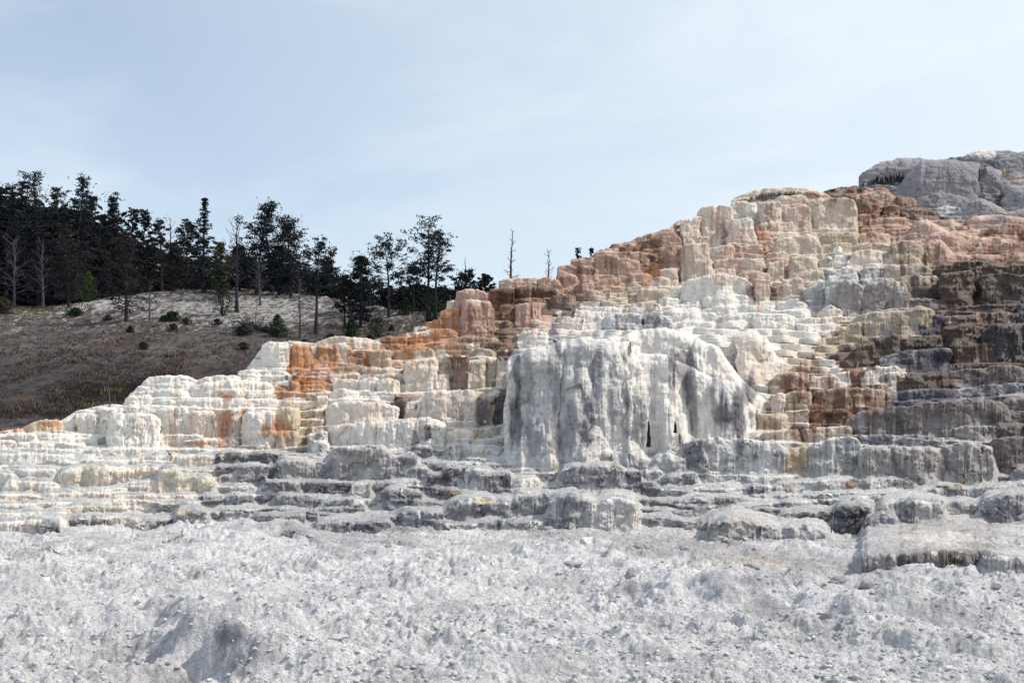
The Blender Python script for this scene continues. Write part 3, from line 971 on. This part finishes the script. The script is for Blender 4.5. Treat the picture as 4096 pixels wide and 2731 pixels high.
# ------------------------------------------------------------------ plants
class MB:
    def __init__(s): s.V = []; s.F = []; s.n = 0
    def add(s, V, F_): s.V.append(np.asarray(V, float)); s.F.append(np.asarray(F_)+s.n); s.n += len(V)
    def tube(s, pts, rad, k=5):
        pts = np.asarray(pts, float); n = len(pts)
        t = np.gradient(pts, axis=0); t /= np.linalg.norm(t, axis=1)[:, None]+1e-9
        up = np.where(np.abs(t[:, 2:3]) > .9, [[1., 0, 0]], [[0, 0, 1.]])
        a = np.cross(t, up); a /= np.linalg.norm(a, axis=1)[:, None]+1e-9; b = np.cross(t, a)
        th = np.arange(k)*2*np.pi/k
        ring = pts[:, None]+np.asarray(rad)[:, None, None]*(a[:, None]*np.cos(th)[None, :, None]+b[:, None]*np.sin(th)[None, :, None])
        i = np.arange(n-1)[:, None]*k; j = np.arange(k)[None]; j2 = (j+1) % k
        s.add(ring.reshape(-1, 3), np.stack([i+j, i+j2, i+k+j2, i+k+j], -1).reshape(-1, 4))
    def leaves(s, C, size, el=1.6):
        """random small four-sided leaves about the centres C"""
        n = len(C)
        if not n: return
        a = R.normal(size=(n, 3)); a /= np.linalg.norm(a, axis=1)[:, None]; b = np.cross(a, R.normal(size=(n, 3))); b /= np.linalg.norm(b, axis=1)[:, None]
        sz = size*R.uniform(.55, 1.3, n)[:, None]; a *= sz*el; b *= sz*.62
        Vv = np.stack([C-a, C-b*.9, C+a, C+b], 1).reshape(-1, 3)
        s.add(Vv, np.arange(4*n).reshape(-1, 4))
    def build(s, name, mat, parent=None, smooth=False):
        return mesh_obj(name, np.concatenate(s.V), np.concatenate(s.F), mat, parent, smooth=smooth)
def branch_pts(p, d, ln, n=6, droop=0., wob=.12, curl=0.):
    pts = [p.copy()]; d = d/np.linalg.norm(d)
    for i in range(n):
        d = d+R.normal(size=3)*wob+np.array([0, 0, -droop+curl*i/n]); d /= np.linalg.norm(d)
        pts.append(pts[-1]+d*ln/n)
    return np.array(pts)
def tree(name, x, ybase, ytop, wpx, kind='pine', label='', cat='tree', lean=0., depth=None, mat=None, dens=1.0, crown0=.25, group=None, pos=None):
    p = hill_pt(x, ybase) if pos is None else pos
    if depth:                                # a tree further back stands on ground hidden behind the nearer ground
        pxx = (x/2.297-512)/F; p = Vector((pxx*depth, depth, float(hill_z(np.array([pxx*depth]), np.array([depth]))[0])))
    y0 = p.y; ht = (HY-ytop/2.297)*y0/F-p.z; ht = max(ht, .5); Wd = wpx/2.297*y0/F/2*({'pine': 1.6, 'round': 1.5, 'sparse': 1.4}.get(kind, 1.3) if kind not in ('dead', 'bush') else 1.15)      # half width in metres
    root = bpy.data.objects.new(name, None); col.objects.link(root); root.location = p-Vector((0, 0, .15)); tag(root, label, cat, group)
    tr = MB(); cr_ = MB(); dead = kind == 'dead'
    nseg = 12; hh = np.linspace(0, 1, nseg+1)
    wob = np.cumsum(R.normal(size=(nseg+1, 2))*.012*ht, axis=0)*(hh[:, None]); wob[0] = 0
    tp = np.c_[wob[:, 0]*.6+lean*Wd*hh**2, wob[:, 1]*.6, hh*(ht+.15)]
    r0 = max(.06, .016*ht+.03)
    tr.tube(tp, r0*(1-hh*.88)*(1+.5*np.exp(-hh*18)), 7)
    at = lambda h: np.array([np.interp(h, hh, tp[:, k_]) for k_ in range(3)])
    lf = []
    def env(h):
        t = (h-crown0)/(1-crown0)
        if kind == 'spruce': return max(.05, (1-t)**.95)*(.8+.3*math.sin(h*46))
        if kind == 'cone': return max(.08, 1-t)**.7
        if kind == 'round': return math.sqrt(max(.02, 1-(2*t-.75)**2*.62)) if t < .95 else .35
        return max(.30, (1-t**2.6))*(.6+.4*min(1, t*4))*(.8+.3*math.sin(h*23+Wd*50))
    if kind in ('pine', 'spruce', 'cone', 'round', 'sparse', 'twiggy'):
        nb = int({'pine': 80, 'spruce': 100, 'cone': 90, 'round': 60, 'sparse': 40, 'twiggy': 60}[kind]*dens)
        for i in range(nb):
            h = crown0+(1-crown0)*((i+R.random()*.8)/nb)**.92
            h = min(h, .985); az = i*2.4+R.random()*.9
            ln = Wd*env(h)*R.uniform(.55, 1.12)
            el = {'pine': .15, 'spruce': .05, 'cone': .5, 'round': .45, 'sparse': .25, 'twiggy': .5}[kind]+.8*(h-.5)*(kind != 'spruce')
            d = np.array([math.cos(az), math.sin(az), el])
            bp = branch_pts(at(h), d, ln, 6, .05 if kind in ('pine', 'spruce') else .0, .16, .25)
            rb = r0*.30*(1-h*.6)
            tr.tube(bp, np.linspace(rb, rb*.25, 7), 4)
            s0 = {'pine': .25, 'spruce': .15, 'cone': .1, 'round': .3, 'sparse': .5, 'twiggy': .2}[kind]
            n = int({'pine': 70, 'spruce': 44, 'cone': 30, 'round': 66, 'sparse': 60, 'twiggy': 44}[kind]*(.4+ln/Wd))
            clump = max(2, n//9)
            cs = R.uniform(s0, 1.05, clump)
            cc = np.stack([np.interp(cs*6, np.arange(7), bp[:, k_]) for k_ in range(3)], 1)+R.normal(size=(clump, 3)).clip(-1.3, 1.3)*ln*.07
            pk = cc[R.integers(0, clump, n)]
            sp = np.array([.13, .13, .045])*(.55*Wd if kind != 'spruce' else .4*Wd)
            lf.append(pk+R.normal(size=(n, 3)).clip(-1.5, 1.5)*sp*.8)
            if kind in ('twiggy', 'sparse'):
                for _ in range(3):
                    q = bp[R.integers(2, 6)]; tr.tube(branch_pts(q, d+R.normal(size=3)*.8, ln*.4, 3, 0, .3), [rb*.4, rb*.3, rb*.2, rb*.1], 3)
        # tip
        lf.append(at(.96)+R.normal(size=(60, 3)).clip(-1.5, 1.5)*np.array([.26, .26, .24])*(.3 if kind == 'spruce' else .75)*Wd)
        # dead lower limbs
        for i in range(5):
            h = R.uniform(.08, crown0+.05); az = R.random()*6.3
            tr.tube(branch_pts(at(h), np.array([math.cos(az), math.sin(az), .1]), Wd*R.uniform(.3, .8), 5, .05, .25), np.linspace(r0*.22, r0*.05, 6), 4)
    if kind == 'bush':
        nst = 9
        for i in range(nst):
            az = i*2.4; d = np.array([math.cos(az)*.5, math.sin(az)*.5, 1.])
            bp = branch_pts(np.zeros(3), d, ht*R.uniform(.6, 1.), 5, 0, .1); tr.tube(bp, np.linspace(.03, .008, 6), 4)
        n = int(1300*dens)
        t = R.random(n)**.8; ang = R.random(n)*6.283
        rr = Wd*(np.sqrt(np.maximum(0, 1-t*t)) if name == 'shrub' else np.where(t < .3, .65+t*1.1, (1-t)/.7*.98+.1))*np.sqrt(R.random(n))*(1+.35*np.sin(ang*3+t*9))
        lf = [np.c_[rr*np.cos(ang), rr*np.sin(ang), t*ht+.05]+R.normal(size=(n, 3))*.04*Wd]
    if dead:
        nb = int(26*dens)
        for i in range(nb):
            h = crown0+(1-crown0)*((i+R.random())/nb)**.9; h = min(h, .97); az = i*2.4+R.random()
            ln = Wd*(1.15-.75*h)*R.uniform(.5, 1.2)
            d = np.array([math.cos(az), math.sin(az)*.8, R.uniform(.1, .9)+h*.9])
            bp = branch_pts(at(h), d, ln, 7, .02, .25, .25); rb = r0*.32*(1-h*.5)
            tr.tube(bp, np.linspace(rb, rb*.18, 8), 4)
            for _ in range(4):
                j = R.integers(2, 7); tr.tube(branch_pts(bp[j], d+R.normal(size=3)*.7+np.array([0, 0, .3]), ln*R.uniform(.25, .5), 4, 0, .3), np.linspace(rb*.4, rb*.1, 5), 3)
    tr.build('trunk', (M_dead if mat is None else mat) if dead else M_bark, root, True)
    if lf:
        cr_.leaves(np.concatenate(lf), max(.05, .00095*y0*{'bush': .8}.get(kind, .95))); cr_.build('crown', mat or M_needle, root)
    return root
PT = 'pine_tree'
T = [
 (12,702,425,95,'pine','dark dense pine at the left frame edge with a rounded top',0,100,M_needle),
 (48,702,414,80,'pine','dark pine second from the left edge with a blunt twin top',0,104,M_needle),
 (92,702,404,120,'pine','tall dark pine whose tip leans left over the left-hand wood',-.25,98,M_needle),
 (136,702,430,80,'round','dark pine with small round head between the two tallest left pines',0,106,M_needle),
 (176,702,409,105,'pine','tallest dense pine of the left wood with ragged right side',.1,97,M_needle),
 (208,702,450,70,'pine','dark pine filling in to the right of the tallest dense pine',.1,108,M_needle),
 (250,698,447,84,'pine','dark open pine standing right of the tall left clump, sky showing through',0,100,M_needle),
 (297,690,480,50,'round','slim round-headed pine, left one of the two slim ones',0,103,M_needle),
 (326,688,487,52,'round','slim pine with crown leaning right, right one of the two slim ones',.3,101,M_needle),
 (372,684,508,70,'sparse','half bare ragged pine beside thin dead tops',0,100,M_brownneedle),
 (430,684,514,74,'round','small flat-topped pine just left of the pointed spruce',0,98,M_needle),
 (468,690,454,96,'spruce','pointed spruce with a thin spire rising above the wood',0,92,M_needle),
 (590,676,470,110,'pine','tall pine with windswept top bending to the right',.35,94,M_needle),
 (668,684,504,120,'pine','broad pine with upright shoots on its open top',0,92,M_needle),
 (985,736,514,140,'sparse','large open-crowned pine with two stems near the terrace edge',.0,None,M_needle),
 (895,728,553,116,'sparse','open rounded pine with bare lower trunk, left of the large open pine',-.1,None,M_needle),
 (828,752,592,96,'pine','narrow-topped pine standing low in front of the bare mound',0,None,M_needle),
 (727,766,552,100,'sparse','open pine with a thick bare trunk in front of the pale mound',.15,None,M_needle),
 (792,752,640,60,'sparse','thin dark sapling close left of the narrow-topped pine',0,None,M_brownneedle),
 (160,706,520,120,'twiggy','brownish thin-needled pine in front of the left wood',0,None,M_brownneedle),
 (292,738,538,140,'twiggy','large brownish pine with twiggy skirt in front of the pale bank',0,None,M_brownneedle),
 (400,690,560,110,'twiggy','brownish pine mass between the pale bank and the spruce',0,94,M_brownneedle),
 (505,700,560,80,'twiggy','olive pine bough mass right under the pointed spruce',0,88,M_needle2),
 (1050,712,628,80,'sparse','small open pine leaning right behind the terrace corner',.3,84,M_needle),
 (1080,712,620,54,'sparse','small flat-crowned pine just above the terrace corner',.2,86,M_needle),
 (1116,705,634,44,'round','tiny round pine peeping over the pink terrace rim',0,88,M_needle),
 (950,730,610,80,'sparse','slender pine behind and left of the large open pine',0,80,M_needle),
 (640,690,570,80,'pine','dark lower pine tucked left of the broad pine',0,96,M_needle),
 (755,700,600,80,'pine','dark rounded pine behind the open thick-trunked pine',0,98,M_needle),
 (550,684,570,80,'pine','dark pine behind the dead forked tree',0,98,M_needle),
]
for (x, yb, yt, w_, kd, lab, ln_, dp_, mt_) in T:
    c0 = {'twiggy': .12, 'sparse': .35, 'spruce': .05}.get(kd, .06 if x < 480 else .14)
    if x in (985, 895, 727): c0 = .42
    tree(PT if kd != 'spruce' else 'spruce_tree', x, yb, yt, w_, kd, lab, 'tree', ln_, dp_, mt_, 1.25 if kd in ('pine', 'twiggy') else 1.0, c0)
# second stem of the large pine
tree(PT, 1003, 738, 540, 90, 'sparse', 'right-hand companion stem growing against the large open pine', 'tree', .25, None, M_needle, .9, .45)
DT = [
 (35,700,548,120,'bleached dead tree with spreading white limbs at the far left',None,M_dead,1.5),
 (100,704,560,90,'second bleached dead tree right of the far left one',None,M_dead,1.2),
 (545,716,505,110,'dead forked tree with bare antler-like top right of the spruce',None,M_darkdead,1.5),
 (395,688,500,60,'thin dead top sticking out left of the spruce',98,M_darkdead,1.),
 (600,700,590,90,'tangle-limbed dead tree in front of the windswept pine',None,M_dead,1.4),
 (692,776,640,90,'short broken grey snag with crooked limbs on the pale slope',None,M_dead,1.),
 (345,735,640,50,'small leafless tree beside the large brownish pine',None,M_dead,.8),
 (1068,700,590,24,'thin bare pole of a dead tree above the terrace corner',84,M_darkdead,.5),
]
for (x, yb, yt, w_, lab, dp_, mt_, dn) in DT:
    tree('dead_tree', x, yb, yt, w_, 'dead', lab, 'dead tree', 0, dp_, mt_, dn, .2)
def behind(x, ylip, extra):
    p = sheet_hit(x, ylip+6); d = p.y+extra; return Vector(((x/2.297-512)/F*d, d, (HY-(ylip+5)/2.297)*p.y/F-.4))
tree('dead_tree', 1172, 0, 530, 46, 'dead', 'bare dead tree standing alone on the skyline above the pink rim', 'dead tree', .2, None, M_darkdead, .9, .22, pos=behind(1172, 634, 5))
tree('dead_tree', 1258, 0, 574, 50, 'dead', 'small bare dead tree on the skyline, right of the taller one', 'dead tree', .2, None, M_darkdead, .9, .25, pos=behind(1258, 628, 7))
tree(PT, 1324, 0, 571, 30, 'sparse', 'tiny pine top peeping over the brown terraces on the skyline', 'tree', .2, None, M_needle, .45, .2, pos=behind(1324, 592, 9))
tree(PT, 1352, 0, 569, 20, 'sparse', 'smallest pine top on the skyline, right of the other tiny one', 'tree', .2, None, M_needle, .4, .3, pos=behind(1352, 584, 9))
# young conifers and junipers
for (x, yb, yt, w_, lab, mt_, nm) in [
 (205,690,622,40,'small bright yellow-green young conifer at the foot of the left wood',M_bright,'young_conifer'),
 (637,774,719,46,'solitary conical green juniper in front of the fallen trunk',M_jun,'juniper_bush'),
 (512,724,640,62,'tall dark juniper mass below the spruce',M_jun,'juniper_bush'),
 (990,738,660,84,'big dark juniper at the foot of the large open pine',M_jun,'juniper_bush'),
 (808,770,728,36,'dark two-headed juniper left of the narrow-topped pine foot',M_jun,'juniper_bush'),
 (868,774,728,56,'round olive shrub right of the narrow-topped pine foot',M_needle2,'shrub'),
 (8,720,680,36,'olive shrub cut by the left frame edge at the dry grass',M_needle2,'shrub'),
 (175,724,704,30,'small grey-green shrub on the pale bank',M_jun,'shrub'),
 (560,768,745,36,'low dark shrub in the limbs of the fallen trunk',M_jun,'shrub'),
 (395,735,712,34,'low dark shrub at the lower end of the pale bank',M_jun,'shrub'),
 (1000,700,690,30,'low shrub behind the big dark juniper',M_jun,'shrub'),
 (930,722,680,40,'small dark fir between the open pines',M_jun,'young_conifer')]:
    tree(nm, x, yb, yt, w_, 'bush', lab, 'conifer' if nm == 'young_conifer' else 'shrub', 0, None, mt_, 1.0)
# low dry scrub dotted over the slope
sx_ = [(330,800),(400,757),(250,735),(300,762),(560,802),(500,745),(375,738),(430,743),(700,795),(760,780),(900,760),(850,785)]
for i, (x, y) in enumerate(sx_):
    tree('shrub', x, y, y-R.uniform(5, 9), R.uniform(14, 30), 'bush', 'low dull scrub bush dotted on the brown slope', 'shrub', 0, None, M_brownneedle, .25, group='scrub bushes dotted on the brown slope')
# background wood: copies of a few grown trees
def grow(kd, mt_): return tree(PT, 300, 684, 560, 80, kd, 'dark conifer in the shaded wood behind the front trees', 'tree', 0, 112, mt_, .9, .12, group='conifers of the wood behind')
protos = [grow('pine', M_needle), grow('round', M_needle), grow('pine', M_brownneedle)]
def copy_tree(o):
    c = o.copy(); col.objects.link(c)
    for ch in o.children:
        d = ch.copy(); col.objects.link(d); d.parent = c
    return c
bgx = [(x, yt) for x, yt in [(-60,430),(-30,450),(5,470),(30,480),(70,490),(110,480),(150,490),(190,500),(225,520),(262,540),(285,560),(310,570),(340,570),(360,590),(385,580),(410,590),(440,600),(465,590),(490,600),(520,600),(550,610),(575,590),(605,600),(630,610),(660,610),(690,600),(720,620),(745,625),(775,635),(800,640),(830,650),(860,650),(885,660),(915,665),(945,660),(975,655),(1010,660),(1035,665),(1065,670),(-90,470),(-120,440),(240,600),(350,640),(480,640),(620,650),(700,660),(420,630),(450,650),(530,640),(565,655),(590,650),(650,650),(680,640),(735,655),(765,665),(820,670),(850,672),(900,680),(930,675),(960,678),(1000,676)]]
for i, (x, yt) in enumerate(bgx):
    o = protos[i % 3] if i < 3 else copy_tree(protos[i % 3])
    d = R.uniform(104, 126) if x < 600 else R.uniform(100, 118)
    X_ = (x/2.297-512)/F*d; zb = float(hill_z(np.array([X_]), np.array([d]))[0])
    base_h = (HY-560/2.297)*112/F-protos[0].location.z
    if i == 0: bh0 = base_h
    ht = (HY-yt/2.297)*d/F-zb
    sc = max(ht, 3.)/bh0
    o.location = (X_, d, zb-.2); w_s = 2.1 if x < 360 else 2.0; o.scale = (sc*w_s, sc*w_s, sc); o.rotation_euler = (0, 0, R.random()*6.28)
# fallen trunk with tangled limbs
p = hill_pt(628, 768); q = hill_pt(548, 750)
lg = MB(); a = np.array(p)+[0, 0, .25]; b = np.array(q)+[0, 0, .35]
lg.tube(np.linspace(a, b, 8)+R.normal(size=(8, 3))*.05, np.linspace(.22, .07, 8), 7)
root = bpy.data.objects.new('fallen_trunk', None); col.objects.link(root); tag(root, 'fallen grey trunk lying on the slope left of the conical juniper', 'log')
lg.build('trunk', M_darkdead, root, True); br = MB()
for i in range(34):
    t = R.uniform(.3, 1.); c = a*(1-t)+b*t
    br.tube(branch_pts(c, R.normal(size=3)*[1, .6, .7]+[-.3, 0, .7], R.uniform(.7, 1.9), 5, 0, .3), np.linspace(.04, .012, 6), 4)
br.build('limbs', M_dead, root, True)
# thin dead saplings standing in the white terrace and a stick lying on it
def stick(x, y, pts, r, lab):
    p = sheet_hit(x, y); m = MB(); s_ = p.y/F/2.297
    for pl in pts:
        P = np.array([[dx*s_, R.normal()*.03, -dy*s_] for dx, dy in pl]); n = len(P)
        m.tube(P, np.linspace(r, r*.35, n), 5)
    o = m.build('dead_stick', M_dead, None, True); o.location = p+Vector((0, -.05, -.1)); tag(o, lab, 'stick')
stick(254, 918, [[(0,4),(-2,-20),(-5,-45),(-4,-60),(2,-72),(8,-88),(12,-95)],[(-4,-60),(12,-68),(22,-72),(34,-80)],[(12,-68),(20,-60)],[(-5,-45),(-8,-52)]], .028, 'thin grey dead sapling rising from the white terrace against the brown slope')
stick(275, 905, [[(0,4),(-6,-8),(-10,-20),(-9,-28),(-4,-34)]], .018, 'short curved twig beside the taller dead sapling')
stick(396, 1040, [[(0,4),(-6,-8),(-12,-18)],[(-6,-8),(-2,-10)]], .03, 'short forked twig stuck on the white terrace face')
# grass, herbs
def tufts(name, mat, rects, n, h, lab, cat):
    m = MB(); C = []
    for (x0, x1, y0, y1, wgt) in rects:
        for _ in range(int(n*wgt)):
            p = hill_pt(rnd.uniform(x0, x1), rnd.uniform(y0, y1)); C.append(p)
    C = np.array(C); C = C[fbm(C[:, 0]*.5, C[:, 1]*.05, 5., 3) > R.uniform(-.5, .5, len(C))]; k_ = 5; C = np.repeat(C, k_, 0); nn = len(C); C = C+np.c_[R.normal(size=(nn, 2))*.12, np.zeros(nn)]
    hh_ = h*R.uniform(.4, 1.2, nn); d = R.normal(size=(nn, 2))*.3*hh_[:, None]; w2 = R.normal(size=(nn, 2)); w2 = w2/np.linalg.norm(w2, axis=1)[:, None]*.03
    V_ = np.stack([C-np.c_[w2, np.zeros(nn)+.05], C+np.c_[w2, np.zeros(nn)-.05], C+np.c_[d+w2*.2, hh_], C+np.c_[d-w2*.2, hh_]], 1).reshape(-1, 3)
    o = mesh_obj(name, V_, np.arange(4*nn).reshape(-1, 4), mat, smooth=False); tag(o, lab, cat, kind='stuff')
tufts('dry_grass', mat_plain('dry_grass_blades', (.085, .07, .055), (.14, .11, .085), 1.), [(-40,220,698,716,.35),(0,600,720,860,1.),(0,300,850,950,.3),(560,960,745,785,.4),(190,330,925,940,.1)], 2000, .13, 'dry tan grass over the slope', 'grass')
tufts('low_herbs', mat_plain('dull_green_herbs', (.028, .026, .022), (.055, .042, .045), 1.), [(-40,420,810,960,1.3),(150,350,880,925,.5),(0,600,730,820,.4)], 3200, .10, 'dull green and purple herbs on the lower left slope', 'grass')
tufts('yellow_flowers', mat_plain('yellow_petals', (.22, .19, .04), (.12, .12, .04), 1.), [(240,290,895,905,.3),(60,150,825,850,.12),(90,130,716,720,.1),(180,220,925,935,.2)], 90, .16, 'few small yellow flowers on the left slope', 'flowers')
# ------------------------------------------------------------------ loose rocks
def rock_mesh(seed, sx, sy, sz, sub=4, chips=14):
    bm = bmesh.new(); bmesh.ops.create_icosphere(bm, subdivisions=sub, radius=1.)
    co = np.array([v.co[:] for v in bm.verts]); fa = np.array([[v.index for v in f.verts] for f in bm.faces]); bm.free()
    rg = np.random.default_rng(seed)
    for _ in range(chips):
        n = rg.normal(size=3); n /= np.linalg.norm(n); d = rg.uniform(.42, .85); t = co@n
        co = co-np.maximum(t-d, 0)[:, None]*n*.92
    nn = fbm(co[:, 0]*1.5+seed, co[:, 1]*1.5, co[:, 2]*1.5, 4); co = co*(1+.26*nn[:, None])
    return co*[sx, sy, sz], fa
rock_mats = {'w': mat_rock('white_stone', 4, .5, False, (.74, .73, .72)), 'g': mat_rock('grey_stone', 4, .6, False, (.36, .355, .375)), 'p': mat_rock('pale_stone', 4, .5, False, (.53, .525, .54)),
             'd': mat_rock('dark_stone', 4, .7, False, (.24, .24, .27)), 't': mat_rock('beige_stone', 4, .5, False, (.58, .52, .45))}
def rock(x, y, wpx, hpx_, mk, lab, on='g', seed=0, cat='rock', name='rock'):
    if on == 's':
        p = sheet_hit(x, y); p.y += .05
    else:
        gx_, gy_ = gpt(x, y); p = Vector((gx_, gy_, float(ground_z(np.array([gx_]), np.array([gy_]))[0])))
    s = p.y/F/2.297/2
    co, fa = rock_mesh(seed*13+5, wpx*s, wpx*s*.8, hpx_*s*1.15)
    o = mesh_obj(name, co, fa, rock_mats[mk], smooth=False); o.location = p+Vector((0, 0, hpx_*s*.55)); o.rotation_euler = (0, 0, 0)
    tag(o, lab, cat); return o
RK = [
 (1077,800,28,16,'w','s','white rounded rock perched on a brown ledge, topmost pair'),
 (1064,818,14,7,'w','s','small white stone just below the perched white rock'),
 (1232,744,24,13,'w','s','white slab rock on the brown ledge left of the white stack'),
 (1283,720,22,12,'w','s','white rock at the upper edge of the wet brown channel'),
 (1190,772,18,10,'w','s','white stone at the left foot of the white stack'),
 (1926,582,32,22,'w','s','jagged white boulder on the beige ledge high at the right'),
 (1905,592,18,9,'w','s','white stone left of the jagged boulder high at the right'),
 (1950,588,22,10,'w','s','white flat stone right of the jagged boulder high at the right'),
 (1885,652,18,18,'w','s','pointed white stone of the pair on the middle right ledge'),
 (1912,650,26,20,'w','s','rounded white stone of the pair on the middle right ledge'),
 (1830,690,20,9,'w','s','white crumbly stone on the lip of the grey-striped block'),
 (1862,694,22,13,'w','s','white pebble mass at the foot of the beige block right of the white stack'),
 (1425,1030,16,10,'w','s','small white stone lying under the hanging curtains of the mound'),
 (1545,1032,22,14,'p','s','pale knob of rock on the cracked grey knoll'),
 (1135,885,24,16,'d','s','dark block lodged between pale terraces left of the mound'),
 (1085,968,18,10,'w','s','broken white stone on the ledge left of the mound foot'),
 (1110,972,16,8,'p','s','pale broken stone right beside the broken white one'),
 (1775,1152,20,14,'g','g','grey ball-like stone at the front of the lower ledges'),
 (508,1208,32,14,'d','g','dark grey low rock right of the white terraces'),
 (840,1262,50,14,'p','g','flat pale rock lying below the grey steps'),
 (418,1312,40,16,'p','g','flat pale rock at the left of the rubble'),
 (890,1268,34,18,'g','g','squat grey rock under the dark short step'),
 (98,1352,46,30,'w','g','smooth white rounded boulder at the left edge of the rubble'),
 (287,1430,56,34,'p','g','blocky cracked boulder near the lower left'),
 (700,1330,36,14,'p','g','low pale rock in the middle of the rubble'),
 (892,1272,22,14,'g','g','small grey rock beside the squat one'),
 (978,1330,26,14,'g','g','grey wedge-shaped rock in the middle of the rubble'),
 (1146,1398,34,8,'g','g','thin grey slab lying flat in the central rubble'),
 (777,1480,50,22,'p','g','tilted pale slab at the lower middle left'),
 (1350,1265,36,26,'w','g','angular white rock standing in the rubble below the diagonal lobe'),
 (1316,1305,52,26,'g','g','grey hollow-faced boulder in the central right rubble'),
 (1452,1350,54,40,'g','g','large cracked grey boulder right of centre'),
 (1470,1275,46,26,'g','g','dark-sided grey boulder above the cracked one'),
 (1448,1392,30,14,'w','g','bright white stone just below the cracked boulder'),
 (1155,1460,28,14,'w','g','bright white stone in the lower centre'),
 (960,1492,26,24,'p','g','upright pale rock near the bottom centre'),
 (1785,1478,28,20,'p','g','pale rock with grey underside at the lower right'),
 (2190,1455,26,12,'w','g','small white stone near the lower right corner'),
 (2180,1545,26,14,'w','g','rounded white stone near the bottom edge at right'),
 (1990,1392,44,22,'g','g','pointed grey rock right of centre in the rubble'),
 (2290,1380,36,14,'p','g','flat pale rock towards the right edge'),
 (1925,1335,54,26,'g','g','big rough grey ledge fragment in the right rubble'),
 (1730,1310,44,24,'g','g','rough grey chunk left of the ledge fragment'),
 (2255,1490,40,22,'p','g','slanted pale block at the far lower right'),
 (2210,1325,32,14,'d','g','dark stone in the hollow under the long brown-grey ledge'),
 (560,1310,30,16,'p','g','pale lump in the upper left rubble'),
 (1250,1240,40,18,'g','g','grey lump at the foot of the cracked grey block'),
]
for i, (x, y, w_, h_, mk, on, lab) in enumerate(RK): rock(x, y, w_, h_, mk, lab, on, i)
# uncountable loose chips over the rubble ground
pool = [rock_mesh(900+i, 1, 1, .7, 1, 5) for i in range(12)]
def chips(name, n, mat, size, lab, zone=None):
    m = MB()
    d = 1/R.uniform(1/29., 1/8., n); x = (R.uniform(-60, 1085, n)-512)/F*d
    dens = fbm(x*.5, d*.5, 99., 3); ok = dens > R.uniform(-1.0, .6, n); x, d = x[ok], d[ok]
    z = ground_z(x, d)
    for i in range(len(x)):
        co, fa = pool[i % 12]; s = size*min(2.6, R.pareto(2.0)+.5)
        th = R.random()*6.28; c, s_ = math.cos(th), math.sin(th)
        m.add(co@np.array([[c, s_, 0], [-s_, c, 0], [0, 0, R.uniform(.5, 1.1)]])*s+[x[i], d[i], z[i]+.2*s], fa)
    tag(m.build(name, mat), lab, 'rubble', kind='stuff')
chips('loose_rubble', 14000, rock_mats['p'], .017, 'pale crumbly rubble chips strewn over the foreground')
chips('white_pebbles', 5000, rock_mats['w'], .013, 'white pebbles strewn over the foreground')
chips('grey_rubble', 2200, rock_mats['g'], .018, 'grey rubble chips strewn over the foreground')
# little green plant in the rubble
gx_, gy_ = gpt(130, 1283); pz = float(ground_z(np.array([gx_]), np.array([gy_]))[0])
m = MB()
for i in range(11):
    az = i*2.4; L_ = R.uniform(.10, .2); d = np.array([math.cos(az), math.sin(az), .45]); pt = branch_pts(np.zeros(3), d, L_, 4, .08, .1)
    sd_ = np.cross(d, [0, 0, 1.]); sd_ /= np.linalg.norm(sd_); wd = np.array([.008, .026, .03, .02, .003])[:, None]
    Vl = np.concatenate([pt-sd_*wd, pt+sd_*wd]); m.add(Vl, [[k_, k_+1, k_+6, k_+5] for k_ in range(4)])
o = m.build('small_plant', mat_plain('plant_leaf', (.05, .12, .04), (.10, .17, .07), 9.)); o.location = (gx_, gy_, pz+.03); tag(o, 'small green leafy plant growing alone in the white rubble', 'plant')
# ------------------------------------------------------------------ render settings
S.render.engine = 'CYCLES'
S.cycles.max_bounces = 5; S.cycles.diffuse_bounces = 3; S.cycles.glossy_bounces = 2
